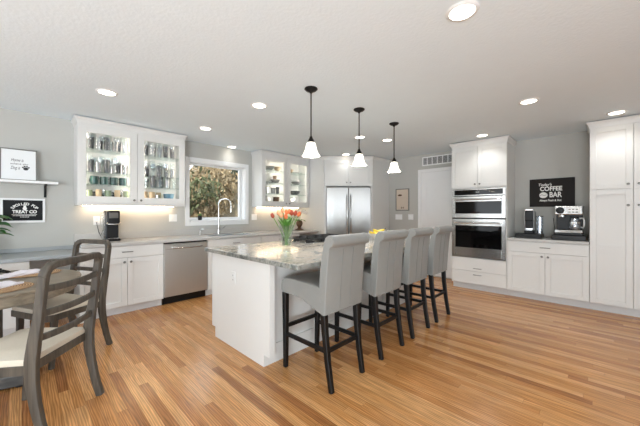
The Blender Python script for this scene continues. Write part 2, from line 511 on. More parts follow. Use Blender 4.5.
# window: casing, jamb, sash frame, pane, sill
win = bpy.data.objects.new('window_1', None); COL.objects.link(win); win['kind'] = 'structure'
c = MB()
c.box(WX0 - .065, WX0, YA - .018, YA, WZ0 - .07, WZ1 + .075, .003).box(WX1, WX1 + .065, YA - .018, YA, WZ0 - .07, WZ1 + .075, .003)
c.box(WX0, WX1, YA - .018, YA, WZ1, WZ1 + .075, .003).box(WX0, WX1, YA - .018, YA, WZ0 - .07, WZ0, .003)
c.build('window_casing', 'trim', win)
c = MB()
c.box(WX0, WX0 + .012, YA, YA + .2, WZ0, WZ1).box(WX1 - .012, WX1, YA, YA + .2, WZ0, WZ1).box(WX0 + .012, WX1 - .012, YA, YA + .2, WZ1 - .012, WZ1)
c.build('window_jamb', 'trim', win)
MB().box(WX0 + .012, WX1 - .012, YA - .03, YA + .2, WZ0, WZ0 + .02, .003).build('window_sill', 'trim', win)
c = MB(); s_ = .045
a0, a1, b0, b1 = WX0 + .012, WX1 - .012, WZ0 + .02, WZ1 - .012
c.box(a0, a0 + .02, YA + .12, YA + .17, b0, b1).box(a1 - s_, a1, YA + .12, YA + .17, b0, b1)
c.box(a0 + .02, a1 - s_, YA + .12, YA + .17, b0, b0 + s_).box(a0 + .02, a1 - s_, YA + .12, YA + .17, b1 - .02, b1)
c.build('window_frame', 'trim', win)
MB().box(a0 + .02, a1 - s_, YA + .142, YA + .148, b0 + s_, b1 - .02).build('window_pane', 'pane', win)

# panel door on the oven wall with its casing
DY0, DY1, DZ = 1.90, 2.655, 2.10
dr_ = bpy.data.objects.new('door_1', None); COL.objects.link(dr_); dr_['kind'] = 'structure'
c = MB()
c.box(XB - .02, XB, DY1, DY1 + .065, 0, DZ + .065, .004).box(XB - .02, XB, DY0 - .065, DY0, 0, DZ + .065, .004).box(XB - .02, XB, DY0, DY1, DZ, DZ + .065, .004)
c.build('door_casing', 'trim', dr_)
c = MB()
for (z0, z1) in ((.02, .24), (1.0, 1.12), (DZ - .13, DZ - .004)): c.box(XB - .014, XB - .001, DY0 + .12, DY1 - .12, z0, z1)
c.box(XB - .014, XB - .001, DY0 + .004, DY0 + .12, .02, DZ - .004).box(XB - .014, XB - .001, DY1 - .12, DY1 - .004, .02, DZ - .004)
c.box(XB - .006, XB - .001, DY0 + .12, DY1 - .12, .24, DZ - .13)
c.build('door_panel', 'trim', dr_)
k = MB(); k.lathe([(0, 0), (.022, 0), (.022, .006), (.010, .01), (.010, .03), (.024, .04), (.026, .052), (.016, .062), (0, .064)], mat4=Matrix.Translation((XB - .014, DY1 - .06, .95)) @ Matrix.Rotation(R(-90), 4, 'Y'))
k.build('door_handle', 'chrome', dr_, True)
b_ = MB(); b_.box(XB - .014, XB, DY1 + .065, 3.39, 0, .10, .003)
struct(b_, 'baseboard_right', 'trim')
b_ = MB(); b_.box(X0, -1.20, YA - .014, YA, 0, .10, .003)
struct(b_, 'baseboard_left', 'trim')

# ---------------------------------------------------------------- cabinet pieces (local: x along the front, y into the cabinet, z up)
GAP = 0.0024
def shaker(parent, x0, x1, z0, z1, knob=None, pull=None, name='door', st=.062, glass=False, y=0.0, knobmat='knob'):
    x0 += GAP; x1 -= GAP; z0 += GAP; z1 -= GAP
    m = MB(); t = .02
    m.box(x0, x0 + st, y - t, y, z0, z1, .0015).box(x1 - st, x1, y - t, y, z0, z1, .0015)
    m.box(x0 + st, x1 - st, y - t, y, z0, z0 + st, .0015).box(x0 + st, x1 - st, y - t, y, z1 - st, z1, .0015)
    if not glass: m.box(x0 + st, x1 - st, y - t + .013, y - .001, z0 + st, z1 - st)
    d = m.build(name, 'cab', parent)
    if glass: MB().box(x0 + st, x1 - st, y - .012, y - .009, z0 + st, z1 - st).build('glass_pane', 'pane', d)
    if knob: add_knob(d, knob[0], y - t, knob[1])
    if pull: add_pull(d, pull[0], y - t, pull[1])
    return d
def slab_front(parent, x0, x1, z0, z1, pull=None, name='drawer', y=0.0):
    d = MB().box(x0 + GAP, x1 - GAP, y - .02, y, z0 + GAP, z1 - GAP, .002).build(name, 'cab', parent)
    if pull: add_pull(d, pull[0], y - .02, pull[1])
    return d
def add_knob(d, x, y, z):
    k = MB().lathe([(0, 0), (.006, 0), (.005, .012), (.013, .018), (.015, .023), (.011, .029), (0, .031)], n=14, mat4=Matrix.Translation((x, y, z)) @ Matrix.Rotation(R(90), 4, 'X'))
    k.build('knob', 'knob', d, True)
def add_pull(d, x, y, z, w=.11):
    pts = [(x - w / 2, y, z), (x - w / 2, y - .02, z), (x - w / 2 + .01, y - .026, z), (x + w / 2 - .01, y - .026, z), (x + w / 2, y - .02, z), (x + w / 2, y, z)]
    MB().tube(pts, .005, 8).build('pull', 'knob', d, True)
def crown(parent, x0, x1, depth, ztop, left=True, right=True, h=.075, p=.032, y=0.0):
    """crown moulding round a cabinet top: cove profile swept along front and open sides"""
    prof = [(0, -h), (.006, -h), (.008, -h + .012), (.014, -h + .033), (p - .010, -.022), (p, -.014), (p, 0), (0, 0)]
    def ring(o, z):
        pts = []
        xa, xb = x0 - (o if left else 0), x1 + (o if right else 0)
        return [(xa, depth, ztop + z), (xa, y - o, ztop + z), (xb, y - o, ztop + z), (xb, depth, ztop + z)]
    m = MB(); m.loft([ring(o, z) for o, z in prof], cap=False, closed=False)
    return m.build('crown_moulding', 'cab', parent)
def base_body(parent, x0, x1, depth=.60, ztop=.865, toe=.10, toed=.07, toename='toe_kick'):
    b = MB().box(x0, x1, 0, depth, toe, ztop).build('body', 'cab', parent)
    MB().box(x0, x1, toed, depth, 0, toe).build(toename, 'toe', parent)
    return b

FA = 4.30       # front of the base cabinets on the window wall
FU = 4.57       # front of the wall cabinets there
FB = 5.185      # front of the tall cabinets on the oven wall
RB = R(-90)

# base cabinets, window wall
def base_two_doors(label, loc, rz, w_, depth, group, drawer=True, ztop=.865, pulls=True):
    t = thing('base_cabinet', label, 'cabinet', loc, rz, group)
    base_body(t, 0, w_, depth, ztop)
    zd = ztop - .155 if drawer else ztop
    shaker(t, 0, w_ / 2, .105, zd, knob=(w_ / 2 - .035, zd - .05))
    shaker(t, w_ / 2, w_, .105, zd, knob=(w_ / 2 + .035, zd - .05))
    if drawer: slab_front(t, 0, w_, zd, ztop - .004, pull=(w_ / 2, (zd + ztop) / 2) if pulls else None)
    return t
GA = 'base cabinets under the grey worktop on the window wall'
base_two_doors('white base cabinet with one drawer over two doors, left of the dishwasher', (.505, FA, 0), 0, .845, .58, GA)
base_two_doors('white sink base cabinet under the window, right of the dishwasher', (1.968, FA, 0), 0, .96, .58, GA)
base_two_doors('white base cabinet behind the flower vase, right of the sink base', (2.93, FA, 0), 0, .90, .58, GA)
# dishwasher
d = thing('dishwasher', 'stainless steel dishwasher between white base cabinets', 'dishwasher', (1.353, FA, 0))
MB().box(.004, .611, .01, .575, .10, .863).build('body', 'black', d)
pn = MB(); pn.box(.004, .611, -.024, .008, .115, .845, .004).build('door', 'dwsteel', d)
MB().box(.02, .595, -.0255, -.0235, .770, .772).build('panel_line', 'hole', d)
hb = MB(); hb.tube([(.10, -.02, .79), (.10, -.05, .792), (.13, -.062, .79), (.31, -.066, .786), (.485, -.062, .79), (.515, -.05, .792), (.515, -.02, .79)], .010, 10)
hb.build('handle', 'chrome', d, True)
MB().box(.004, .611, .06, .07, 0, .10).build('toe_panel', 'black', d)

# worktop on the window wall with a cut-out for the sink, and backsplash
SX0, SX1, SY0, SY1 = 2.12, 2.86, 4.40, 4.76
cx1 = 4.362
ct = thing('worktop', 'long light grey stone worktop running under the window', 'countertop', (0, 0, 0))
m = MB()
m.box(.47, SX0, FA - .035, YA - .002, .867, .905, .003).box(SX1, cx1, FA - .035, YA - .002, .867, .905, .003)
m.box(SX0, SX1, FA - .035, SY0, .867, .905, .003).box(SX0, SX1, SY1, YA - .002, .867, .905, .003)
m.build('slab', 'quartz', ct)
MB().box(.47, cx1, YA - .02, YA - .002, .906, 1.005, .002).build('backsplash', 'quartz', ct)
sk = thing('sink', 'steel kitchen sink set into the worktop below the window', 'sink', (0, 0, 0))
m = MB(); e_ = .004
m.box(SX0 + e_, SX0 + .012, SY0 + e_, SY1 - e_, .70, .902).box(SX1 - .012, SX1 - e_, SY0 + e_, SY1 - e_, .70, .902)
m.box(SX0 + .012, SX1 - .012, SY0 + e_, SY0 + .012, .70, .902).box(SX0 + .012, SX1 - .012, SY1 - .012, SY1 - e_, .70, .902).box(SX0 + .012, SX1 - .012, SY0 + .012, SY1 - .012, .70, .708)
m.build('basin', 'sinkwhite', sk)
MB().cyl(((SX0 + SX1) / 2, 4.58), .04, .709, .714).build('drain', 'chrome', sk, True)
# cut the sink base so the basin has room: the cabinet body is solid, so trim it here
for o in bpy.data.objects:
    if o.name.startswith('body') and o.parent and o.parent.get('label', '').startswith('white sink base'):
        bm = bmesh.new()
        for (x0, x1, y0, y1, z0, z1) in ((0, .96, 0, .02, .10, .865), (0, .96, .56, .58, .10, .865), (0, .02, .02, .56, .10, .865), (.94, .96, .02, .56, .10, .865), (.02, .94, .02, .56, .10, .12)):
            r = bmesh.ops.create_cube(bm, size=1)
            bmesh.ops.scale(bm, vec=(x1 - x0, y1 - y0, z1 - z0), verts=r['verts'])
            bmesh.ops.translate(bm, vec=((x0 + x1) / 2, (y0 + y1) / 2, (z0 + z1) / 2), verts=r['verts'])
        bm.to_mesh(o.data); bm.free()
# faucet
f = thing('faucet', 'tall polished gooseneck faucet standing behind the sink', 'faucet', (2.40, 4.80, .905))
MB().lathe([(0, 0), (.030, 0), (.030, .006), (.024, .012), (.021, .05), (.024, .10), (.018, .115), (0, .115)]).build('base', 'chrome', f, True)
arc = [(0, 0, .11), (0, 0, .30), (0, 0, .52)] + [(.085 * (1 - math.cos(a)), -.06 * (1 - math.cos(a)) , .52 + .10 * math.sin(a)) for a in [PI * i / 10 for i in range(1, 11)]] + [(.17, -.12, .47)]
MB().tube(arc, .0105, 10).build('spout', 'chrome', f, True)
MB().lathe([(0, 0), (.016, 0), (.018, .05), (.014, .09), (0, .09)], (.17, -.12, .38)).build('spray_head', 'chrome', f, True)
MB().tube([(.02, 0, .075), (.05, -.01, .085), (.12, -.03, .14)], .007, 8).build('lever', 'chrome', f, True)
s = thing('soap_dispenser', 'small steel soap dispenser on the worktop beside the sink', 'soap dispenser', (2.08, 4.82, .905))
MB().lathe([(0, 0), (.02, 0), (.018, .02), (.014, .03), (.012, .07), (0, .07)], n=16).build('base', 'chrome', s, True)
MB().tube([(0, 0, .07), (0, 0, .095), (.02, -.02, .10), (.05, -.05, .095)], .005, 8).build('nozzle', 'chrome', s, True)
# pot on the window sill
p = thing('potted_plant', 'tiny black pot with a sprouting succulent on the window sill', 'plant', (2.155, 4.99, WZ0 + .02))
MB().lathe([(0, 0), (.03, 0), (.037, .075), (.033, .075), (.030, .06), (0, .06)], n=18).build('pot', 'black', p, True)
m = MB()
for i in range(11):
    a = i * 2.4; q = .012 + .002 * i
    m.tube([(q * .4 * math.cos(a), q * .4 * math.sin(a), .055), (q * math.cos(a), q * math.sin(a), .09), (q * 1.7 * math.cos(a), q * 1.7 * math.sin(a), .125 - .002 * i)], .006, 6, rfun=lambda t: .006 * (1 - t) + .001)
m.build('leaves', 'leaf', p, True)

# wall cabinets with glass doors
GW = 'glass-fronted wall cabinets beside the window'
def glass_cabinet(label, x0, x1, z0, z1, shelves, group, right_crown=True):
    w_ = x1 - x0; dp = YA - .002 - FU
    t = thing('wall_cabinet', label, 'cabinet', (x0, FU, 0), 0, group)
    m = MB(); q = .018
    m.box(0, q, 0, dp, z0, z1).box(w_ - q, w_, 0, dp, z0, z1).box(q, w_ - q, dp - .01, dp, z0, z1)
    m.box(q, w_ - q, 0, dp - .01, z0, z0 + q).box(q, w_ - q, 0, dp - .01, z1 - q, z1)
    m.box(w_ / 2 - .02, w_ / 2 + .02, 0, .02, z0 + q, z1 - q)
    m.box(0, w_, -.004, 0, z0, z0 + .05).box(0, w_, -.004, 0, z1 - .10, z1)
    m.build('body', 'cab', t)
    for sz in shelves:
        MB().box(q, w_ - q, .03, dp - .012, sz - .008, sz).build('shelf', 'shelfglass', t)
    shaker(t, 0, w_ / 2, z0 + .03, z1 - .08, knob=(w_ / 2 - .04, z0 + .075), glass=True, st=.082)
    shaker(t, w_ / 2, w_, z0 + .03, z1 - .08, knob=(w_ / 2 + .04, z0 + .075), glass=True, st=.082)
    crown(t, 0, w_, dp, z1 + .012, True, right_crown)
    MB().box(.08, w_ - .08, dp - .085, dp - .05, z0 - .008, z0 - .001).build('light_strip', 'strip', t)
    for xx in (q + .006, w_ / 2 - .012, w_ / 2 + .006, w_ - q - .014):
        MB().box(xx, xx + .008, .022, .029, z0 + .06, z1 - .12).build('light_strip', 'cabled', t)
    return t
C1 = (.47, 1.735, 1.372, 2.445)
C2 = (3.135, 4.362, 1.385, 2.445)
SH1 = [1.645, 1.80, 2.095]
SH2 = [1.655, 1.87, 2.115]
cab1 = glass_cabinet('white glass-door wall cabinet full of glassware, above the pod coffee maker', *C1, SH1, GW)
cab2 = glass_cabinet('white glass-door wall cabinet full of bowls, between window and fridge', *C2, SH2, GW, False)

# glassware: one of each kind, then copies
def tumbler(r, h, mat, name, thick=.002):
    m = MB().lathe([(0, 0), (r * .82, 0), (r, h), (r - thick, h), (r * .82 - thick, .008), (0, .008)], n=14)
    return m.build(name, mat, None, True)
def wineglass(r, h, mat, name):
    m = MB().lathe([(0, 0), (r * .8, 0), (r * .78, .004), (.006, .01), (.005, h * .45), (r * .6, h * .55), (r, h * .75), (r * .8, h), (r * .78, h), (r * .95, h * .75), (r * .5, h * .56), (0, h * .5)], n=14)
    return m.build(name, mat, None, True)
def bowl(r, h, mat, name):
    m = MB().lathe([(0, 0), (r * .5, 0), (r * .8, h * .4), (r, h), (r - .004, h), (r * .76, h * .45), (0, .01)], n=20)
    return m.build(name, mat, None, True)
def plate(r, h, mat, name):
    m = MB().lathe([(0, 0), (r * .6, 0), (r, h), (r - .003, h), (r * .58, .006), (0, .006)], n=22)
    return m.build(name, mat, None, True)
def mug(r, h, mat, name, parent_label, group):
    t = thing(name, parent_label, 'mug', (0, 0, 0), 0, group)
    MB().lathe([(0, 0), (r * .9, 0), (r, h * .15), (r, h), (r - .004, h), (r - .004, .008), (0, .008)], n=18).build('cup', mat, t, True)
    MB().tube([(r * .95, 0, h * .8), (r + .022, 0, h * .75), (r + .028, 0, h * .5), (r + .018, 0, h * .25), (r * .95, 0, h * .2)], .005, 8).build('handle', mat, t, True)
    return t
used = set()
def place(proto, x, y, z, rz=0.0, label=None, cat=None, group=None):
    if proto.name in used:
        o = dup(proto, (x, y, z), rz)
    else:
        used.add(proto.name); o = proto; o.location = (x, y, z); o.rotation_euler = (0, 0, rz)
    if label: o['label'] = label
    if cat: o['category'] = cat
    if group: o['group'] = group
    return o
ORD = ['first', 'second', 'third', 'fourth', 'fifth', 'sixth', 'seventh', 'eighth', 'ninth', 'tenth', 'eleventh', 'twelfth', 'thirteenth', 'fourteenth']
cut_s = tumbler(.034, .15, 'crystal', 'drinking_glass')
cut_w = wineglass(.038, .21, 'crystal', 'wine_glass')
clr_w = wineglass(.040, .235, 'glass', 'wine_glass')
clr_s = tumbler(.036, .125, 'glass', 'drinking_glass')
slv = tumbler(.033, .13, 'silver', 'metal_cup')
drk = tumbler(.034, .17, 'darkened', 'darkened_glass')
tan_c = tumbler(.036, .19, 'dishtan', 'ceramic_cup')
sage_c = tumbler(.036, .18, 'dishgreen', 'ceramic_cup')
blue_b = bowl(.075, .17, 'dishblue', 'bowl')
gm = mug(.046, .105, 'greenmug', 'mug', 'dark teal mug behind the left glass door', 'dark teal mugs')
L0, L1 = C1[0] + .11, C1[0] + .545       # behind the left door
R0, R1 = C1[0] + .745, C1[0] + 1.165     # behind the right door
ZS = [C1[2] + .018] + SH1
def row(x0, x1, k, z, protos, where, group, ys=(4.70, 4.79)):
    for i in range(k):
        pr_ = protos[i % len(protos)]
        x = x0 + (x1 - x0) * (i + .5) / k
        y = ys[i % len(ys)]
        kind = {'drinking_glass': 'clear glass', 'wine_glass': 'stemmed glass', 'darkened_glass': 'smoked glass', 'metal_cup': 'silver cup', 'ceramic_cup': 'small ceramic cup'}[pr_.name.split('.')[0]]
        place(pr_, x, y, z + .001, i * .7, '%s, %s from the %s, %s' % (kind, ORD[i], 'hinge' if x0 < 1.1 else 'middle', where),
              'glass' if 'glass' in kind else 'cup', group)
row(L0, L1, 14, ZS[3], [cut_w, drk, clr_w, cut_s, slv], 'top shelf, left door of glassware cabinet', 'glassware on the top shelf behind the left door', (4.68, 4.755, 4.83))
row(L0, L1, 14, ZS[2], [clr_w, drk, cut_w, slv, cut_w], 'second shelf, left door of glassware cabinet', 'glassware on the second shelf behind the left door', (4.68, 4.755, 4.83))
row(L0, L1, 13, ZS[0], [sage_c, cut_s, drk, tan_c, slv, cut_w], 'bottom shelf, left door of glassware cabinet', 'cups on the bottom behind the left door', (4.68, 4.755, 4.83))
row(R0, R1, 14, ZS[3], [cut_w, drk, clr_w, cut_s], 'top shelf, right door of glassware cabinet', 'glassware on the top shelf behind the right door', (4.68, 4.755, 4.83))
row(R0, R1, 14, ZS[2], [cut_w, drk, slv, clr_w, cut_w], 'second shelf, right door of glassware cabinet', 'glassware on the second shelf behind the right door', (4.68, 4.755, 4.83))
row(R0, R1, 13, ZS[1], [clr_s, slv, clr_s, drk], 'third shelf, right door of glassware cabinet', 'glassware on the third shelf behind the right door', (4.68, 4.755, 4.83))
row(R0, R0 + .24, 6, ZS[0], [tan_c, cut_s, tan_c], 'bottom shelf, right door of glassware cabinet', 'cups on the bottom behind the right door', (4.70, 4.78))
for i, x in enumerate((.655, .755, .865, .965)):
    place(gm, x, 4.70, ZS[1] + .001, 2.2 + .3 * i, 'dark teal mug on the third shelf behind the left glass door, %s from the hinge' % ORD[i])
place(blue_b, R0 + .34, 4.71, ZS[0] + .001, 0, 'blue bowl on the bottom shelf behind the right glass door', 'bowl')
# bowls and plates in the second cabinet
Z2 = [C2[2] + .018] + SH2
xL, xR = C2[0] + .31, C2[0] + .92
def dish(fn, r, h, mat, name, x, y, z, label, cat):
    o = fn(r, h, mat, name); o.location = (x, y, z + .001); tag(o, label, cat, 'dishes in the cabinet beside the fridge'); return o
dish(bowl, .13, .075, 'dishgrey', 'bowl', xL - .05, 4.72, Z2[3], 'wide grey bowl on the top shelf behind the window-side glass door', 'bowl')
dish(bowl, .075, .085, 'dishtan', 'bowl', xL + .17, 4.71, Z2[3], 'tan bowl beside the wide grey bowl on the top shelf', 'bowl')
dish(plate, .12, .022, 'dishwhite', 'plate', xL - .10, 4.73, Z2[2], 'white plate on the second shelf behind the window-side glass door', 'plate')
dish(bowl, .10, .075, 'dishgrey', 'bowl', xL + .12, 4.72, Z2[2], 'grey bowl on the second shelf behind the window-side glass door', 'bowl')
dish(tumbler, .045, .12, 'greenmug', 'tumbler', xL - .17, 4.70, Z2[1], 'dark green tumbler on the third shelf behind the window-side glass door', 'cup')
dish(tumbler, .045, .13, 'dishwhite', 'tumbler', xL - .06, 4.70, Z2[1], 'white tumbler on the third shelf between green and grey tumblers', 'cup')
dish(tumbler, .05, .12, 'dishgrey', 'tumbler', xL + .06, 4.70, Z2[1], 'grey tumbler on the third shelf behind the window-side glass door', 'cup')
dish(tumbler, .04, .14, 'dishdark', 'tumbler', xL + .17, 4.70, Z2[1], 'charcoal tumbler at the end of the third shelf, window-side door', 'cup')
dish(tumbler, .045, .21, 'dishdark', 'tumbler', xL - .16, 4.70, Z2[0], 'charcoal cup on the bottom shelf, window-side door', 'cup')
dish(bowl, .075, .18, 'dishwhite', 'bowl', xL - .02, 4.71, Z2[0], 'white bowl on the bottom shelf, window-side door', 'bowl')
dish(bowl, .075, .19, 'bronze', 'bowl', xL + .13, 4.71, Z2[0], 'brown bowl on the bottom shelf, window-side door', 'bowl')
dish(bowl, .08, .07, 'dishtan', 'bowl', xR - .11, 4.71, Z2[3], 'tan bowl on the top shelf behind the fridge-side glass door', 'bowl')
dish(plate, .12, .025, 'dishwhite', 'plate', xR + .08, 4.72, Z2[3], 'white plate on the top shelf behind the fridge-side glass door', 'plate')
dish(bowl, .11, .07, 'dishgrey', 'bowl', xR + .07, 4.72, Z2[2], 'grey bowl on the second shelf behind the fridge-side glass door', 'bowl')
dish(tumbler, .035, .15, 'dishdark', 'tumbler', xR - .16, 4.70, Z2[2], 'tall charcoal tumbler on the second shelf, fridge-side door', 'cup')
dish(bowl, .14, .085, 'dishdark', 'bowl', xR + .02, 4.73, Z2[1], 'wide charcoal bowl on the third shelf behind the fridge-side glass door', 'bowl')
dish(bowl, .12, .17, 'dishwhite', 'bowl', xR - .01, 4.73, Z2[0], 'deep white bowl on the bottom shelf behind the fridge-side glass door', 'bowl')

dish(bowl, .085, .12, 'dishwhite', 'bowl', xL - .15, 4.82, Z2[3], 'white bowl behind the wide grey bowl on the top shelf', 'bowl')
dish(plate, .11, .03, 'dishdark', 'plate', xL + .05, 4.79, Z2[2], 'charcoal plate behind the grey bowl on the second shelf', 'plate')
dish(bowl, .07, .13, 'dishgreen', 'bowl', xL - .17, 4.83, Z2[2], 'sage bowl behind the white plate on the second shelf', 'bowl')
dish(tumbler, .04, .16, 'bronze', 'tumbler', xL + .17, 4.80, Z2[2], 'brown tumbler behind the grey bowl on the second shelf', 'cup')
dish(tumbler, .045, .15, 'dishtan', 'tumbler', xL + .0, 4.80, Z2[1], 'tan tumbler at the back of the third shelf, window-side door', 'cup')
dish(tumbler, .04, .20, 'dishtan', 'tumbler', xL + .19, 4.83, Z2[0], 'tan cup behind the brown bowl on the bottom shelf', 'cup')
dish(tumbler, .04, .20, 'dishgreen', 'tumbler', xL - .09, 4.83, Z2[0], 'sage cup behind the white bowl on the bottom shelf', 'cup')
dish(bowl, .075, .14, 'dishwhite', 'bowl', xR - .08, 4.82, Z2[3], 'white bowl behind the tan bowl on the fridge-side top shelf', 'bowl')
dish(bowl, .08, .12, 'dishwhite', 'bowl', xR + .14, 4.81, Z2[2], 'white bowl behind the grey bowl on the fridge-side second shelf', 'bowl')

# ---------------------------------------------------------------- corner refrigerator and its cabinet
th = R(-45)
fc = thing('fridge_cabinet', 'white corner cabinet surrounding the refrigerator with two doors above', 'cabinet', (4.383, 4.132, 0), 0)
# world-space parts: side panels run square to the two walls
nx, ny = -math.cos(R(45)), -math.sin(R(45))
A_, B_ = Vector((4.383, 4.132)), Vector((5.104, 3.411))
def world_prism(poly, z0, z1):
    return MB().prism([(x - 4.383, y - 4.132) for x, y in poly], 'Z', z0, z1)
th_ = .019
world_prism([(A_.x, A_.y), (A_.x + th_, A_.y), (A_.x + th_, YA - .002), (A_.x, YA - .002)], 0, 2.44).build('side_panel', 'cab', fc)
world_prism([(B_.x, B_.y), (XB - .002, B_.y), (XB - .002, B_.y + th_), (B_.x, B_.y + th_)], 0, 2.44).build('side_panel', 'cab', fc)
inner = Matrix.Rotation(th, 4, 'Z')
wF = (B_ - A_).length
def local_box(x0, x1, y0, y1, z0, z1, bev=0): return MB().box(x0, x1, y0, y1, z0, z1, bev, mat4=inner)
# stiles, lintel box, doors
m = MB(); m.box(0, .045, 0, .05, 0, 1.83, 0, inner).box(wF - .045, wF, 0, .05, 0, 1.83, 0, inner)
m.build('stile', 'cab', fc)
local_box(.012, wF - .012, 0, .55, 1.83, 2.42).build('body', 'cab', fc)
for side in (0, 1):
    x0, x1 = (.035, wF / 2) if side == 0 else (wF / 2, wF - .035)
    kx = wF / 2 - .04 if side == 0 else wF / 2 + .04
    dd = shaker(fc, x0, x1, 1.845, 2.36, knob=(kx, 1.905))
    dd.data.transform(inner)
    for ch in dd.children: ch.data.transform(inner)
cm = MB()
prof = [(0, -.075), (.006, -.075), (.008, -.063), (.014, -.042), (.022, -.022), (.032, -.014), (.032, 0), (0, 0)]
def cring(o, z):
    k = o * math.tan(R(22.5))
    return [(A_.x - o - 4.383, 4.52 - 4.132, 2.457 + z), (A_.x - o - 4.383, A_.y - k - 4.132, 2.457 + z), (B_.x - k - 4.383, B_.y - o - 4.132, 2.457 + z), (XB - .002 - 4.383, B_.y - o - 4.132, 2.457 + z)]
cm.loft([cring(o, z) for o, z in prof], cap=False, closed=False); cm.build('crown_moulding', 'cab', fc)

fr = thing('refrigerator', 'stainless steel french-door refrigerator set diagonally in the corner', 'refrigerator', (A_.x, A_.y, 0), th)
fx0, fx1 = .052, wF - .052
fm = (fx0 + fx1) / 2
MB().box(fx0, fx1, .0, .50, .02, 1.80, .004).build('body', 'blackmetal', fr)
for (a, b2) in ((fx0, fm - .003), (fm + .003, fx1)):
    dd = MB().box(a, b2, -.055, -.003, .66, 1.805, .008, seg=2).build('door', 'fridgesteel', fr)
    hx = fm - .04 if a == fx0 else fm + .04
    hm = MB(); hm.tube([(hx, -.05, .80), (hx, -.085, .81), (hx, -.105, .86), (hx, -.112, 1.22), (hx, -.105, 1.58), (hx, -.085, 1.63), (hx, -.05, 1.64)], .012, 10)
    hm.build('handle', 'chrome', dd, True)
dd = MB().box(fx0, fx1, -.055, -.003, .09, .652, .008, seg=2).build('freezer_drawer', 'steel', fr)
MB().tube([(fx0 + .08, -.05, .60), (fx0 + .09, -.10, .60), (fx1 - .09, -.10, .60), (fx1 - .08, -.05, .60)], .012, 10).build('handle', 'chrome', dd, True)
MB().box(fx0 + .02, fx1 - .02, -.03, -.002, .0, .085).build('grille', 'black', fr)

# ---------------------------------------------------------------- oven wall (local x runs towards -Y)
def onB(y): return (FB, y, 0)
oc = thing('oven_cabinet', 'tall white cabinet housing the double wall oven', 'cabinet', onB(1.842), RB)
OW, OD = .817, XB - FB - .002
m = MB(); m.box(0, .02, 0, OD, .10, 2.43).box(OW - .02, OW, 0, OD, .10, 2.43).box(.02, OW - .02, 0, OD, 1.68, 2.43).box(.02, OW - .02, 0, OD, .10, .535).box(.02, OW - .02, OD - .02, OD, .535, 1.68)
m.build('body', 'cab', oc)
MB().box(0, OW, .07, OD, 0, .10).build('toe_kick', 'toe', oc)
shaker(oc, 0, OW / 2, 1.695, 2.36, knob=(OW / 2 - .035, 1.745)); shaker(oc, OW / 2, OW, 1.695, 2.36, knob=(OW / 2 + .035, 1.745))
slab_front(oc, 0, OW, .315, .53, pull=(OW / 2, .365)); slab_front(oc, 0, OW, .108, .315, pull=(OW / 2, .262))
crown(oc, 0, OW, OD, 2.457, True, True)
ov = thing('wall_oven', 'stainless double wall oven with a small upper and a large lower door', 'oven', onB(1.842), RB)
MB().box(.024, OW - .024, .002, .50, .54, 1.675).build('body', 'blackmetal', ov)
MB().box(.012, OW - .012, -.026, 0, 1.555, 1.672, .003).build('control_panel', 'steel_h', ov)
cp = MB().box(.05, OW - .05, -.029, -.0262, 1.572, 1.655, .002).build('display_panel', 'blackglass', ov)
text_mesh('clock_digits', '12:45', .026, 'white', cp, (OW / 2, -.0295, 1.613), (R(90), 0, 0), .0003)
def oven_door(z0, z1, wz0, wz1, hz):
    dd = MB(); q = .055
    dd.box(.012, .012 + q, -.034, 0, z0, z1, .003).box(OW - .012 - q, OW - .012, -.034, 0, z0, z1, .003)
    dd.box(.012 + q, OW - .012 - q, -.034, 0, z0, wz0, .003).box(.012 + q, OW - .012 - q, -.034, 0, wz1, z1, .003)
    o = dd.build('door', 'steel_h', ov)
    MB().box(.012 + q, OW - .012 - q, -.030, -.004, wz0, wz1).build('window', 'blackglass', o)
    hm = MB(); hm.tube([(.07, -.08, hz), (OW - .07, -.08, hz)], .013, 12)
    hm.box(.085, .105, -.08, -.034, hz - .008, hz + .008).box(OW - .105, OW - .085, -.08, -.034, hz - .008, hz + .008)
    hm.build('handle', 'chrome', o, True)
    return o
oven_door(1.195, 1.545, 1.265, 1.46, 1.50)
oven_door(.565, 1.175, .70, 1.065, 1.115)
MB().box(.012, OW - .012, -.028, 0, 1.176, 1.194).build('vent_trim', 'black', ov)
MB().box(.012, OW - .012, -.028, 0, .537, .563).build('lower_trim', 'steel_h', ov)

base_two_doors('white base cabinet with one drawer over two doors, under the coffee makers', onB(1.022), RB, .922, OD, 'base cabinets on the oven wall', ztop=.855)
t = thing('worktop', 'short light grey worktop under the coffee machines, between tall cabinets', 'countertop', onB(1.022), RB)
MB().box(.003, .919, -.035, OD, .858, .895, .003).build('slab', 'quartz', t)

GP = 'tall pantry cabinets on the oven wall'
def pantry(label, y, left):
    t = thing('pantry_cabinet', label, 'cabinet', onB(y), RB, GP)
    w_ = .78
    MB().box(0, w_, 0, OD, .10, 2.43).build('body', 'cab', t)
    MB().box(0, w_, .07, OD, 0, .10).build('toe_kick', 'toe', t)
    for i in (0, 1):
        x0 = i * w_ / 2
        kx = w_ / 2 + (-.045 if i == 0 else .045)
        shaker(t, x0, x0 + w_ / 2, 1.575, 2.37, knob=(kx, 1.63))
        dd = shaker(t, x0, x0 + w_ / 2, .108, 1.572, knob=(kx, 1.37))
        MB().box(x0 + .06, x0 + w_ / 2 - .06, -.0185, -.002, .80, .862).build('door_rail', 'cab', dd)
    crown(t, 0, w_, OD, 2.457, left, False)
    return t
pantry('tall white pantry cabinet beside the coffee machines, with shaker doors', .098, True)
pantry('tall white pantry cabinet beyond the first pantry, mostly out of frame', -.684, False)

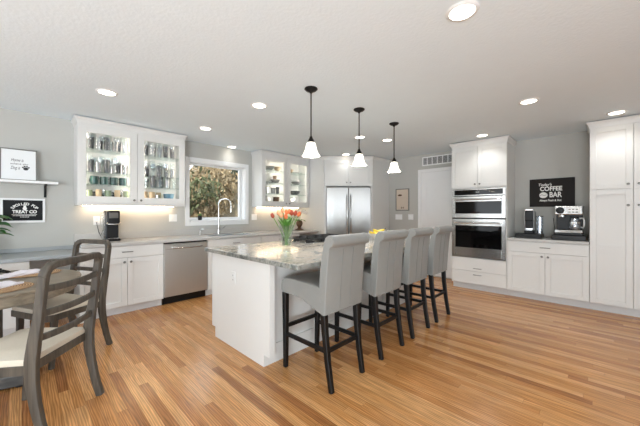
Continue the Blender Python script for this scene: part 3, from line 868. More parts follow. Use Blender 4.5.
# wall things on the oven wall
v = thing('air_vent', 'white return-air grille high on the wall above the panel door', 'vent', (XB, 2.63, 2.235), RB)
VW, VH = .72, .18
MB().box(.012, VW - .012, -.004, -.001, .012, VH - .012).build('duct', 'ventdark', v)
m = MB(); m.box(0, VW, -.014, -.001, 0, .022, .002).box(0, VW, -.014, -.001, VH - .022, VH, .002).box(0, .022, -.014, -.001, .022, VH - .022, .002).box(VW - .022, VW, -.014, -.001, .022, VH - .022, .002)
for i in range(1, 7): m.box(i * VW / 7 - .007, i * VW / 7 + .007, -.012, -.002, .022, VH - .022)
m.build('frame', 'trim', v)
m = MB()
for j in range(9): m.box(.022, VW - .022, -.009, -.004, .027 + j * .0145, .030 + j * .0145)
m.build('louvre', 'trim', v)
pt = thing('framed_picture', 'small framed beige map print on the wall beside the panel door', 'picture', (XB, 3.235, 1.322), RB)
m = MB(); W2, H2 = .315, .475
m.box(0, W2, -.022, -.001, 0, .018, .002).box(0, W2, -.022, -.001, H2 - .018, H2, .002).box(0, .018, -.022, -.001, .018, H2 - .018, .002).box(W2 - .018, W2, -.022, -.001, .018, H2 - .018, .002)
m.build('frame', 'artgrey', pt)
pr_ = MB().box(.018, W2 - .018, -.012, -.002, .018, H2 - .018).build('print', 'mapart', pt)
m = MB(); m.lathe([(0, 0), (.035, 0), (0, .0015)], n=9, mat4=Matrix.Translation((.10, -.0122, .335)) @ Matrix.Rotation(R(90), 4, 'X') @ Matrix.Diagonal((1.5, .6, 1, 1)))
m.box(.12, .20, -.0128, -.0122, .06, .066).box(.135, .145, -.0128, -.0122, .04, .085).box(.175, .185, -.0128, -.0122, .04, .085)
m.build('print_motif', 'bronze', pt)
def wallplate(label, loc, rz, kind='switch', gangs=1, group=None):
    t = thing('light_switch' if kind == 'switch' else 'power_outlet', label, 'switch' if kind == 'switch' else 'outlet', loc, rz, group)
    w_ = .072 + .046 * (gangs - 1)
    MB().box(-w_ / 2, w_ / 2, -.006, -.0005, -.058, .058, .002).build('plate', 'plate', t)
    for g in range(gangs):
        x = -.023 * (gangs - 1) + .046 * g
        if kind == 'switch': MB().box(x - .017, x + .017, -.010, -.006, -.034, .034, .002).build('rocker', 'plate', t)
        else:
            for zz in (-.021, .021):
                s_ = MB().box(x - .016, x + .016, -.008, -.006, zz - .016, zz + .016, .001).build('socket', 'plate', t)
                MB().box(x - .008, x - .005, -.0085, -.008, zz - .004, zz + .008).box(x + .005, x + .008, -.0085, -.008, zz - .004, zz + .008).build('slot', 'hole', s_)
    return t
wallplate('white double light switch below the framed map print', (XB, 3.165, 1.185), RB, gangs=3)
wallplate('white light switch beside the door casing, right of the print', (XB, 2.885, 1.187), RB, gangs=2)
wallplate('white outlet with a plugged cord beside the pod coffee maker', (.705, YA, 1.172), 0, 'outlet')
wallplate('white switch plate between the glass cabinet and the window', (1.68, YA, 1.195), 0, gangs=2)
wallplate('white switch plate between the window and the bowl cabinet', (3.19, YA, 1.193), 0, gangs=2)

sg = thing('wall_sign', 'dark coffee bar sign on the wall above the coffee machines', 'sign', (XB, .820, 1.372), RB)
SW, SHh = .552, .440
MB().box(0, SW, -.024, -.001, 0, SHh, .003).build('board', 'signblack', sg)
rx = (R(90), 0, 0)
text_mesh('lettering', "Today's", .055, 'white', sg, (.195, -.0245, .345), rx, .0006, .25, .001)
text_mesh('lettering', 'COFFEE', .092, 'white', sg, (.27, -.0245, .278), rx, .0006, 0, .003, .27)
text_mesh('lettering', 'BAR', .112, 'white', sg, (.325, -.0245, .183), rx, .0006, 0, .003, .15)
text_mesh('lettering', 'Always Fresh & Hot', .044, 'white', sg, (.262, -.0245, .098), rx, .0006, .2, .001, .27)
m = MB(); m.lathe([(0, 0), (.052, 0), (.045, .002), (0, .003)], n=24, mat4=Matrix.Translation((.178, -.0242, .182)) @ Matrix.Rotation(R(90), 4, 'X') @ Matrix.Diagonal((1, .88, 1, 1)))
m.build('coffee_bean', 'white', sg)
MB().tube([(.135, -.0275, .178), (.16, -.028, .19), (.19, -.028, .176), (.222, -.0275, .186)], .003, 6).build('bean_crease', 'signblack', sg)

# pod coffee maker on a tray (coffee bar)
tz = .896
tr = tag(MB().box(5.30, 5.60, .62, .945, tz, tz + .065, .006).build('appliance_tray', 'black'), 'flat black drawer box under the slim coffee machine', 'tray')
pm = thing('pod_coffee_machine', 'slim black and chrome coffee machine with a water tank, on a black drawer box', 'coffee machine', (5.44, .775, tz + .066), RB)
pm.scale = (.92, .92, .94)
MB().box(-.065, .065, -.10, .12, 0, .05, .008).build('base', 'black', pm)
MB().box(-.065, .065, .0, .12, .05, .36, .012, seg=2).build('body', 'black', pm)
MB().box(-.058, .058, -.075, .0, .20, .37, .012, seg=2).build('brew_head', 'black', pm)
MB().box(-.060, .060, -.080, .10, .365, .40, .012, seg=2).build('lid', 'chrome', pm)
m = MB(); m.box(-.068, -.058, -.078, .02, .05, .37, .003).box(.058, .068, -.078, .02, .05, .37, .003); m.build('side_trim', 'steel', pm)
MB().box(-.045, .045, -.11, -.03, .05, .062, .003).build('drip_grate', 'chrome', pm)
MB().box(-.05, .05, -.082, -.076, .065, .085, .002).build('front_band', 'chrome', pm)
MB().lathe([(0, 0), (.048, 0), (.05, .27), (.047, .27), (.045, .006), (0, .006)], (.125, .05, 0), 20).build('water_tank', 'crystal', pm, True)
MB().cyl((.125, .05), .052, .272, .285, bev=.003).build('tank_lid', 'knob', pm, True)
# combined drip / espresso machine on a black base drawer
tr2 = tag(MB().box(5.27, 5.64, .135, .50, tz, tz + .068, .006).build('appliance_tray', 'black'), 'wide black drawer box under the chrome coffee machine', 'tray')
cm_ = thing('coffee_machine', 'large chrome and black coffee machine with a glass carafe and dial', 'coffee machine', (5.44, .318, tz + .069), RB)
cm_.scale = (.95, 1, .94)
MB().box(-.16, .16, -.12, .15, 0, .035, .006).build('base', 'black', cm_)
MB().box(-.155, .145, -.125, -.119, .035, .075, .002).build('front_plate', 'chrome', cm_)
MB().box(-.155, .155, -.115, .14, .035, .075, .004).build('drip_tray', 'steel_h', cm_)
MB().box(-.15, .15, .03, .15, .075, .42, .006).build('body', 'black', cm_)
MB().box(-.155, .155, -.12, .155, .305, .435, .010, seg=2).build('brew_head', 'steel_h', cm_)
MB().lathe([(0, 0), (.050, 0), (.050, .012), (.044, .016), (0, .016)], mat4=Matrix.Translation((-.095, -.121, .368)) @ Matrix.Rotation(R(90), 4, 'X')).build('dial', 'black', cm_, True)
kp = MB().box(-.02, .13, -.1225, -.119, .325, .415, .002).build('button_panel', 'plate', cm_)
for i in range(3):
    for j in range(2):
        MB().box(.0 + i * .04, .025 + i * .04, -.1245, -.1225, .335 + j * .04, .35 + j * .04).build('button', 'knob', kp)
MB().lathe([(.03, .0), (.045, .0), (.045, .03), (.03, .035)], (-.08, -.04, .268), 20, close=True).build('brew_group', 'chrome', cm_, True)
MB().tube([(-.08, -.08, .275), (-.08, -.17, .262)], .011, 10).build('portafilter_handle', 'black', cm_, True)
cr_ = thing('coffee_carafe', 'glass carafe with a curved handle standing in the chrome coffee machine', 'carafe', (5.385, .255, tz + .069 + .074), RB)
MB().lathe([(0, 0), (.055, 0), (.065, .04), (.06, .10), (.045, .15), (.05, .165), (.047, .165), (.042, .15), (.056, .10), (.06, .04), (.05, .005), (0, .005)], n=22).build('jug', 'crystal', cr_, True)
MB().cyl((0, 0), .05, .166, .18, bev=.004).build('lid', 'black', cr_, True)
MB().lathe([(.0605, .088), (.0635, .088), (.0615, .112), (.058, .112)], n=22, close=True).build('band', 'chrome', cr_, True)
MB().tube([(.05, -.01, .16), (.085, -.012, .165), (.10, -.015, .13), (.098, -.015, .06), (.085, -.01, .03), (.066, -.01, .04)], .010, 10).build('handle', 'plate', cr_, True)
keep_parent(MB().tube([(5.62, .60, tz + .006), (5.60, .58, tz + .006), (5.60, .55, tz + .006), (5.64, .51, tz + .03), (5.70, .50, tz + .12), (5.735, .52, tz + .30)], .004, 6).build('power_cord', 'cord', None, True), cm_)

# ---------------------------------------------------------------- pod coffee maker on the window-wall counter
km = thing('pod_coffee_machine', 'tall black pod coffee machine on the counter under the glassware cabinet', 'coffee machine', (.845, 4.72, .906), 0)
MB().box(-.075, .075, -.13, .12, 0, .03, .008).build('base', 'black', km)
MB().box(-.075, .075, -.01, .12, .03, .40, .014, seg=2).build('body', 'black', km)
MB().box(-.072, .072, -.11, -.01, .215, .40, .02, seg=3).build('brew_head', 'black', km)
MB().box(-.05, .05, -.1135, -.108, .30, .375, .004).build('front_panel', 'knob', km)
MB().tube([(-.068, -.09, .235), (-.06, -.135, .225), (0, -.15, .22), (.06, -.135, .225), (.068, -.09, .235)], .010, 10).build('handle', 'chrome', km, True)
MB().box(-.055, .055, -.125, -.03, .03, .04, .002).build('drip_grate', 'chrome', km)
MB().box(-.105, -.077, -.04, .11, .02, .37, .008).build('water_tank', 'crystal', km)
keep_parent(MB().tube([(.705, 4.885, 1.15), (.70, 4.85, 1.13), (.72, 4.84, 1.02), (.755, 4.84, .93), (.77, 4.83, .912), (.80, 4.855, .912)], .004, 6).build('power_cord', 'cord', None, True), km)

# ornament with white orchid in the corner
og = thing('orchid_arrangement', 'white orchid in a bronze ornament on the corner of the worktop', 'flower arrangement', (4.17, 4.66, .906))
MB().lathe([(0, 0), (.09, 0), (.095, .015), (.05, .03), (.03, .06), (.06, .10), (.075, .15), (.06, .19), (.05, .20), (.045, .19), (0, .17)], n=20).build('pot', 'bronze', og, True)
m = MB()
for sgn, hh in ((1, .46), (-1, .42)):
    m.tube([(0, 0, .17), (.02 * sgn, -.01, .30), (.07 * sgn, -.02, hh - .03), (.16 * sgn, -.03, hh - .04)], .004, 6)
m.build('stem', 'stem', og, True)
m = MB()
for sgn, hh in ((1, .45), (-1, .41)):
    for i in range(5):
        cx_, cz_ = sgn * (.04 + .03 * i), hh - .06 + .02 * math.sin(i * 1.3)
        for a in range(5):
            an = a * 2 * PI / 5 + i
            m.ellipsoid((cx_ + .022 * math.cos(an), -.035, cz_ + .022 * math.sin(an)), .018, .004, .014, 8, 5)
m.build('blossom', 'petalwhite', og, True)
m = MB()
for i in range(5):
    a = i * 1.26
    m.loft([[(q * math.cos(a) - wd * math.sin(a), q * math.sin(a) + wd * math.cos(a), z), (q * math.cos(a), q * math.sin(a), z - .008), (q * math.cos(a) + wd * math.sin(a), q * math.sin(a) - wd * math.cos(a), z), (q * math.cos(a), q * math.sin(a), z + .004)] for q, wd, z in ((.01, .008, .18), (.06, .024, .225), (.12, .018, .215), (.155, .003, .19))])
m.build('leaf', 'leaf', og, True)

# ---------------------------------------------------------------- desk run at the far left
dk = thing('desk', 'low built-in desk with a grey top and white drawers, behind the dining table', 'desk', (0, 0, 0))
MB().box(-1.15, .466, 4.262, YA - .002, .775, .812, .003).build('desk_top', 'deskgrey', dk)
MB().box(-1.15, .466, YA - .018, YA - .002, .813, .86, .002).build('back_strip', 'deskgrey', dk)
MB().box(-1.13, .06, FA, YA - .002, .10, .774).build('body', 'cab', dk)
MB().box(-1.13, .06, FA + .07, YA - .002, 0, .10).build('toe_kick', 'toe', dk)
MB().box(.06, .466, YA - .03, YA - .004, 0, .774).build('back_panel', 'cab', dk)
for i in range(2):
    x0 = -1.13 + i * .595
    for (z0, z1) in ((.105, .33), (.33, .55), (.55, .77)):
        slab_front(dk, x0, x0 + .595, z0, z1, pull=(x0 + .30, (z0 + z1) / 2), y=FA)
MB().box(.466, .504, FA, YA - .002, 0, .865).build('end_panel', 'cab', dk)

sh = thing('wall_shelf', 'white floating shelf on black brackets above the desk', 'shelf', (0, 0, 0))
MB().box(-1.0, .305, 4.66, YA - .001, 1.617, 1.645, .003).build('board', 'trim', sh)
for x in (.20, -.80):
    m = MB(); m.box(x - .012, x + .012, YA - .008, YA - .001, 1.465, 1.616).box(x - .012, x + .012, 4.71, YA - .008, 1.606, 1.616)
    m.tube([(x, YA - .006, 1.49), (x, YA - .05, 1.545), (x, 4.76, 1.609)], .006, 6)
    m.build('bracket', 'blackmetal', sh)
# framed print leaning on the shelf
fp = thing('framed_print', 'framed white print with handwritten words and a paw, leaning on the shelf', 'picture', (-.172, 4.735, 1.6455), 0)
fp.rotation_euler = (R(-8), 0, 0)
FW, FH = .298, .368
m = MB(); m.box(0, FW, 0, .02, 0, .012, .002).box(0, FW, 0, .02, FH - .012, FH, .002).box(0, .012, 0, .02, .012, FH - .012, .002).box(FW - .012, FW, 0, .02, .012, FH - .012, .002)
m.build('frame', 'artgrey', fp)
MB().box(.012, FW - .012, .006, .016, .012, FH - .012).build('print', 'art', fp)
text_mesh('lettering', 'Home is', .052, 'ink', fp, (.135, .0055, .235), rx, .0003, .35, 0, .10)
text_mesh('lettering', 'where the', .03, 'ink', fp, (.150, .0055, .192), rx, .0003, .35, 0, .14)
text_mesh('lettering', 'Dog is', .052, 'ink', fp, (.120, .0055, .145), rx, .0003, .35, 0, .075)
m = MB()
def disc(m, x, y, z, r, sx=1.0):
    m.lathe([(0, 0), (r, 0), (r, .0008), (0, .0008)], n=12, mat4=Matrix.Translation((x, y, z)) @ Matrix.Rotation(R(90), 4, 'X') @ Matrix.Diagonal((sx, 1, 1, 1)))
disc(m, .205, .0058, .140, .018, 1.2)
for dx, dz in ((-.024, .016), (-.009, .027), (.009, .027), (.024, .016)): disc(m, .205 + dx, .0058, .140 + dz, .0085)
m.build('paw_print', 'ink', fp)
# treat sign
ts = thing('framed_sign', 'white framed black sign with white treat lettering, below the shelf', 'sign', (-.172, YA, 1.160), 0)
TW, TH = .372, .288
m = MB(); m.box(0, TW, -.025, -.001, 0, .026, .002).box(0, TW, -.025, -.001, TH - .022, TH, .002).box(0, .022, -.025, -.001, .026, TH - .022, .002).box(TW - .022, TW, -.025, -.001, .026, TH - .022, .002)
m.build('frame', 'trim', ts)
MB().box(.022, TW - .022, -.014, -.002, .026, TH - .022).build('board', 'chalk', ts)
text_mesh('lettering', 'SPOILED PUP', .040, 'white', ts, (.197, -.0145, .222), rx, .0004, 0, .001, None, None, (.125, 105))
text_mesh('lettering', 'TREAT CO', .050, 'white', ts, (.197, -.0145, .128), rx, .0004, 0, .002, .205)
m = MB()
m.ellipsoid((.197, -.0145, .168), .018, .0008, .022, 12, 6).ellipsoid((.197, -.0145, .195), .012, .0008, .010, 10, 6).box(.187, .191, -.0152, -.0142, .196, .212).box(.203, .207, -.0152, -.0142, .196, .212)
m.build('dog_emblem', 'white', ts)
m = MB(); m.box(.09, .30, -.0148, -.0142, .094, .098)
for i in range(16): m.box(.10 + .012 * i, .108 + .012 * i, -.0148, -.0142, .080, .088)
for i in range(6): m.box(.158 + .013 * i, .167 + .013 * i, -.0148, -.0142, .064, .072)
m.build('small_print', 'white', ts)
# plant on the desk
pp = thing('potted_plant', 'leafy green houseplant on the desk at the edge of the picture', 'plant', (-.275, 4.55, .8125))
MB().lathe([(0, 0), (.07, 0), (.09, .15), (.082, .15), (.078, .13), (0, .13)], n=22).build('pot', 'terracotta', pp, True)
MB().cyl((0, 0), .077, .128, .134).build('soil', 'soil', pp)
m = MB()
random.seed(3)
def leaf_blade(m, base, direc, length, width, droop, curl=.3):
    d_ = Vector(direc).normalized(); side = d_.cross(Vector((0, 0, 1))).normalized()
    rings = []
    for t_, wv in ((0, .05), (.2, .7), (.45, 1), (.7, .75), (.9, .3), (1, .03)):
        c_ = Vector(base) + d_ * (length * t_) + Vector((0, 0, -droop * t_ * t_))
        wd = width * wv
        rings.append([c_ - side * wd + Vector((0, 0, curl * wd)), c_ + Vector((0, 0, -.002)), c_ + side * wd + Vector((0, 0, curl * wd)), c_ + Vector((0, 0, .001))])
    m.loft(rings)
st_ = MB()
for i in range(26):
    a = i * 2.4; el = .3 + random.random() * .9
    hh = .10 + random.random() * .2
    bx, by = .02 * math.cos(a), .02 * math.sin(a)
    ex, ey = .08 * math.cos(a), .08 * math.sin(a)
    st_.tube([(bx, by, .13), (ex * .6, ey * .6, .13 + hh * .6), (ex, ey, .13 + hh)], .003, 5)
    leaf_blade(m, (ex, ey, .13 + hh), (math.cos(a), math.sin(a), el * .4), .12 + .04 * random.random(), .05, .06)
st_.build('stem', 'stem', pp, True)
m.build('leaves', 'houseleaf', pp, True)

# ---------------------------------------------------------------- dining table and what lies on it
TC = (-.205, 3.29)
tb = thing('dining_table', 'round weathered grey wooden dining table near the desk', 'table', (TC[0], TC[1], 0))
MB().lathe([(0, .725), (.545, .725), (.565, .731), (.57, .742), (.566, .752), (.555, .756), (0, .756)], n=64).build('tabletop', 'tablewood', tb, True)
MB().lathe([(.50, .655), (.535, .655), (.54, .66), (.54, .7245), (.50, .7245)], n=64, close=True).build('apron', 'tablewood', tb, True)
rot = Matrix.Rotation(math.atan2(-.28, .96), 4, 'Z')
m = MB(); m.box(-.30, .30, -.185, .185, .012, .10, .012, rot, 2); m.build('plinth', 'basewood', tb)
m = MB(); m.box(-.085, .085, -.085, .085, .10, .70, .012, rot, 2); m.build('pedestal', 'basewood', tb)
for sx in (-1, 1):
    for sy in (-1, 1):
        f_ = MB(); f_.cyl((0, 0), .03, 0, .012)
        o = f_.build('foot', 'black', tb); q = rot @ Vector((sx * .25, sy * .14, 0)); o.location = q
def placemat(x, y, label):
    o = MB().lathe([(0, 0), (.185, 0), (.19, .003), (.185, .006), (0, .006)], n=48).build('placemat', 'woven', None, True)
    o.location = (x, y, .757); return tag(o, label, 'placemat', 'woven placemats on the dining table')
placemat(.06, 3.50, 'round woven tan placemat on the table, nearer the desk and worktop')
placemat(-.125, 2.96, 'round woven tan placemat at the near edge of the table')
def napkin(x, y, rz, label, s=1.0):
    m = MB()
    rings = []
    N, K = 12, 7
    random.seed(int(abs(x * 100)) + 5)
    prof = []
    top, bot = [], []
    for i in range(N + 1):
        u = i / N - .5
        r1, r2 = [], []
        for j in range(K + 1):
            v_ = j / K - .5
            hgt = .012 + .022 * max(0, 1 - abs(v_) * 2.4) * (.6 + .4 * math.sin(u * 9 + 1)) + .006 * math.sin(13 * u + 7 * v_)
            px, py = u * .30 * s, v_ * (.10 + .07 * (u + .5)) * s
            r1.append((px, py, max(.004, hgt))); r2.append((px, py, .0))
        rings.append(r1 + r2[::-1])
    m.loft(rings)
    o = m.build('napkin', 'napkin', None, True); o.location = (x, y, .7635); o.rotation_euler = (0, 0, rz)
    return tag(o, label, 'napkin', 'folded napkins on the placemats')
napkin(-.02, 3.47, R(35), 'folded pale napkin on the placemat nearer the desk')
napkin(-.15, 2.97, R(50), 'folded pale napkin on the placemat at the near table edge')
bw = MB()
for i in range(7):
    a = i * .9
    bw.tube([(0, 0, .012), (.04 * math.cos(a), .04 * math.sin(a), .035 + .01 * math.sin(i)), (.075 * math.cos(a + .3), .075 * math.sin(a + .3), .02), (.095 * math.cos(a + .5), .095 * math.sin(a + .5), .006)], .010, 6, rfun=lambda t: .011 - .005 * t)
o = bw.build('ribbon_bow', 'black', None, True); o.location = (-.15, 3.62, .757)
tag(o, 'crumpled black cloth bow lying on the far side of the table', 'bow')

# dining chairs (local: +y is the way it faces, origin between the rear feet)
def sweep_rect(m, pts, wx, wy, nrm_fn=None):
    """rectangular bar along points in the x-z / y-z plane; wx across, wy front-to-back"""
    P_ = [Vector(p) for p in pts]
    rings = []
    for i, p in enumerate(P_):
        t = (P_[min(i + 1, len(P_) - 1)] - P_[max(i - 1, 0)]).normalized()
        b = Vector((0, 1, 0)); b = (b - t * b.dot(t)).normalized()
        a = t.cross(b).normalized()
        w1 = wx(i / (len(P_) - 1)) if callable(wx) else wx
        w2 = wy(i / (len(P_) - 1)) if callable(wy) else wy
        ch = .25
        rings.append([p + a * (w1 / 2 * sx) + b * (w2 / 2 * sy) for sx, sy in ((-1, -1 + ch), (-1, 1 - ch), (-1 + ch, 1), (1 - ch, 1), (1, 1 - ch), (1, -1 + ch), (1 - ch, -1), (-1 + ch, -1))])
    m.loft(rings)
    return m
def back_y(z):
    pts = [(0, 0.0), (.12, .033), (.24, .058), (.36, .074), (.46, .076), (.58, .060), (.70, .040), (.85, .024), (1.0, .004)]
    for (z0, y0), (z1, y1) in zip(pts, pts[1:]):
        if z <= z1: return y0 + (y1 - y0) * (z - z0) / (z1 - z0)
    return pts[-1][1]
def make_chair(label, loc, rz):
    t = thing('dining_chair', label, 'chair', loc, rz, 'ladder-back dining chairs')
    hw = .225
    for sx in (-1, 1):
        pts = [(sx * hw, back_y(z), z) for z in [i * .93 / 16 for i in range(17)]]
        sweep_rect(MB(), pts, .038, lambda q: .042 + .018 * math.exp(-((q - .5) / .22) ** 2)).build('back_post', 'chairwood', t, True)
    # top rail with rounded corners running into the posts
    pts = []
    for i in range(7):
        a = PI - i * PI / 12
        pts.append((-hw + .06 + .06 * math.cos(a), 0, .93 + .06 * math.sin(a)))
    for i in range(1, 8): pts.append((-hw + .06 + (2 * hw - .12) * i / 8, 0, .99))
    for i in range(7):
        a = PI / 2 - i * PI / 12
        pts.append((hw - .06 + .06 * math.cos(a), 0, .93 + .06 * math.sin(a)))
    pts = [(x, back_y(z) - .022 * (1 - (x / hw) ** 2), z) for x, y, z in pts]
    sweep_rect(MB(), pts, .040, .042).build('top_rail', 'chairwood', t, True)
    for z in (.585, .722, .858):
        pts = [(-hw + .012 + (2 * hw - .024) * i / 12, 0, z) for i in range(13)]
        pts = [(x, back_y(z) - .03 * (1 - (x / hw) ** 2), zz - .006 * (1 - (x / hw) ** 2)) for x, y, zz in pts]
        sweep_rect(MB(), pts, .036, .018).build('slat', 'chairwood', t, True)
    # seat frame (trapezoid), cushion
    fr_, bk = .255, .235
    y0, y1 = .085, .515
    out = [(-bk, y0), (bk, y0), (fr_, y1 - .04), (fr_ - .03, y1), (-fr_ + .03, y1), (-fr_, y1 - .04)]
    MB().prism(out, 'Z', .395, .445).build('seat_frame', 'chairwood', t)
    def sc(k, z): return [(x * k, .3 + (y - .3) * k, z) for x, y in out]
    MB().loft([sc(.97, .4455), sc(.985, .46), sc(.96, .478), sc(.85, .490), sc(.45, .495)]).build('seat', 'linen', t, True)
    for sx in (-1, 1):
        sweep_rect(MB(), [(sx * .222, .455 + .02 * (1 - z / .395) ** 2, z) for z in (0, .1, .2, .3, .394)], lambda q: .032 + .012 * q, lambda q: .032 + .012 * q).build('front_leg', 'chairwood', t, True)
    return t
make_chair('grey wooden ladder-back chair with cream seat, nearest the camera', (.240, 2.355, 0), R(50))
make_chair('grey wooden ladder-back chair with cream seat, on the cabinet side of the table', (.497, 3.630, 0), R(116))

# ---------------------------------------------------------------- island
IX0, IX1, IY0, IY1 = 1.395, 3.88, 1.92, 2.93
isl = thing('kitchen_island', 'white kitchen island with panelled sides on the oak floor', 'kitchen island', (0, 0, 0))
MB().box(IX0 + .02, IX1 - .02, 1.99, IY1, .10, .872).build('body', 'cab', isl)
MB().box(IX0 + .052, IX1 - .002, 2.0, IY1 - .07, 0, .0995).build('plinth', 'cab', isl)
MB().prism([(IY0, .10), (2.0, .10), (2.0, 0), (IY1 - .07, 0), (IY1 - .07, .10), (IY1, .10), (IY1, .872), (IY0, .872)], 'X', IX0, IX0 + .05).build('end_panel', 'cab', isl)
MB().box(IX1 - .05, IX1, IY0, IY1, .10, .872, .003).build('end_panel', 'cab', isl)
m = MB()
n_ = 4; xa, xb_ = IX0 + .05, IX1 - .05
for i in range(n_ + 1):
    x = xa + (xb_ - xa - .06) * i / n_
    m.box(x, x + .06, 1.975, 1.99, .10, .872, .002)
m.box(xa, xb_, 1.977, 1.99, .80, .872, .001).box(xa, xb_, 1.977, 1.99, .10, .17, .001)
m.build('panel_frame', 'cab', isl)
for i in range(3):
    x0 = IX0 + .05 + i * .795
    d_ = MB().box(x0, x0 + .79, IY1, IY1 + .02, .108, .70, .002).build('door', 'cab', isl)
    MB().lathe([(0, 0), (.006, 0), (.005, .012), (.015, .02), (0, .03)], n=12, mat4=Matrix.Translation((x0 + .74, IY1 + .02, .64)) @ Matrix.Rotation(R(-90), 4, 'X')).build('knob', 'knob', d_, True)
    d_ = MB().box(x0, x0 + .79, IY1, IY1 + .02, .704, .866, .002).build('drawer', 'cab', isl)
    MB().tube([(x0 + .34, IY1 + .02, .785), (x0 + .345, IY1 + .045, .785), (x0 + .445, IY1 + .045, .785), (x0 + .45, IY1 + .02, .785)], .005, 8).build('pull', 'knob', d_, True)
it = thing('island_worktop', 'thick polished granite worktop on the white island', 'countertop', (0, 0, 0))
m = MB().box(1.335, 3.95, 1.515, 2.965, .874, .916, .006, seg=2)
m.build('slab', 'granite', it)
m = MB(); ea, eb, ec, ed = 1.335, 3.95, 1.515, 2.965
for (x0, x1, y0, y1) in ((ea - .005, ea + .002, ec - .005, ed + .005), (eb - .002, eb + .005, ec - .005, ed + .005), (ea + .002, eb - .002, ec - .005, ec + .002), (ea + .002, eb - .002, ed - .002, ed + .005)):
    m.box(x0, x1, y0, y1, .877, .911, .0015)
m.build('edge_band', 'graniteedge', it, label='rough-cut edge, shade put into its colour')
wp = wallplate('white outlet on the end panel of the island', (IX0, 2.49, .665), R(-90), 'outlet')
for o in wp.children_recursive:
    if not o.name.startswith('slot'): o.data.materials[0] = M['cab']
IZ = .9165
# cooktop
ck = thing('cooktop', 'black and steel gas cooktop set in the island worktop', 'cooktop', (2.27, 2.385, IZ))
CW, CD = .91, .52
MB().box(0, CW, 0, CD, 0, .012, .004).build('tray', 'steel_h', ck)
m = MB()
for gx in (0, 1, 2):
    x0, x1 = .025 + gx * .288, .025 + gx * .288 + .28
    for yy in (.055, .20, .345, .49): m.box(x0, x1, yy - .008, yy + .008, .040, .054, .002)
    for xx in (x0 + .008, (x0 + x1) / 2, x1 - .008): m.box(xx - .008, xx + .008, .05, .498, .040, .054, .002)
    for xx in (x0 + .01, x1 - .01):
        for yy in (.06, .485): m.box(xx - .01, xx + .01, yy - .01, yy + .01, .012, .042)
m.build('grate', 'iron', ck)
for bx, by, br in ((.165, .14, .045), (.165, .39, .04), (.453, .27, .06), (.741, .14, .04), (.741, .39, .045)):
    b_ = MB().lathe([(0, .0125), (br, .0125), (br, .024), (br * .7, .030), (br * .7, .036), (0, .038)], (bx, by, 0), 20).build('burner', 'black', ck, True)
for i in range(5):
    MB().lathe([(0, .0125), (.018, .0125), (.016, .03), (0, .031)], (.25 + .10 * i, .508 - .0, 0), 14).build('control_knob', 'blackmetal', ck, True)

# vase of tulips
VX, VY = 1.93, 2.36
va = thing('flower_vase', 'clear flared glass vase of tulips on the island worktop', 'vase', (VX, VY, IZ))
MB().lathe([(0, 0), (.046, 0), (.049, .006), (.050, .06), (.064, .15), (.088, .232), (.084, .232), (.060, .15), (.046, .06), (.044, .018), (0, .014)], n=32).build('glass', 'vaseglass', va, True)
MB().lathe([(0, .016), (.0425, .020), (.0445, .06), (.052, .11), (0, .11)], n=28).build('water', 'water', va, True)
random.seed(11)
def tulip(label, a, lean, h, mat, lo):
    t = thing('tulip', label, 'flower', (VX, VY, IZ + .02), 0, 'tulips in the glass vase')
    bx, by = .018 * math.cos(a + 2.6), .018 * math.sin(a + 2.6)
    tx, ty = lean * math.cos(a), lean * math.sin(a)
    mid = (tx * .45, ty * .45, h * .55)
    pts = []
    for i in range(9):
        s_ = i / 8
        p0, p1, p2 = Vector((bx, by, .002)), Vector(mid), Vector((tx, ty, h))
        pts.append(p0 * (1 - s_) ** 2 + p1 * (2 * s_ * (1 - s_)) + p2 * s_ ** 2)
    MB().tube(pts, .0042, 7).build('stem', 'stem', t, True)
    d_ = (pts[-1] - pts[-2]).normalized()
    q = d_.to_track_quat('Z', 'Y').to_matrix().to_4x4()
    m = MB()
    for ring, (rr, k, op) in enumerate(((.013, 3, .9), (.015, 3, 1.1))):
        for i in range(k):
            an = i * 2 * PI / 3 + ring * PI / 3
            rings = []
            for s_, wd, ro in ((0, .25, .3), (.2, .85, .95), (.45, 1, 1.1), (.7, .8, .95), (.9, .4, .7 * op), (1, .06, .62 * op)):
                z = s_ * .058
                rad = rr * ro * 1.25
                half = .019 * wd / max(.02, rad) * .9
                half = min(half, 1.0)
                rings.append([q @ Vector((rad * math.cos(an + half * u), rad * math.sin(an + half * u), z)) + pts[-1] for u in (-1, -.4, .4, 1)]
                             + [q @ Vector(((rad - .0018) * math.cos(an + half * u), (rad - .0018) * math.sin(an + half * u), z)) + pts[-1] for u in (1, .4, -.4, -1)])
            m.loft(rings)
    m.build('bloom', mat, t, True)
    m = MB()
    la = a + lo
    base = Vector((bx, by, h * .30)) + Vector(mid) * .2
    d2 = Vector((math.cos(la), math.sin(la), 0)); sd = Vector((-math.sin(la), math.cos(la), 0))
    rings = []
    for s_, wd in ((0, .2), (.25, .8), (.5, 1), (.75, .65), (1, .05)):
        c_ = base + d2 * (.105 * s_ ** 1.3) + Vector((0, 0, h * .62 * s_ - .02 * s_ ** 3))
        rings.append([c_ - sd * (.026 * wd), c_ - d2 * .0025, c_ + sd * (.026 * wd), c_ + d2 * .0012])
    m.loft(rings); m.build('leaf', 'leaf', t, True)
    return t
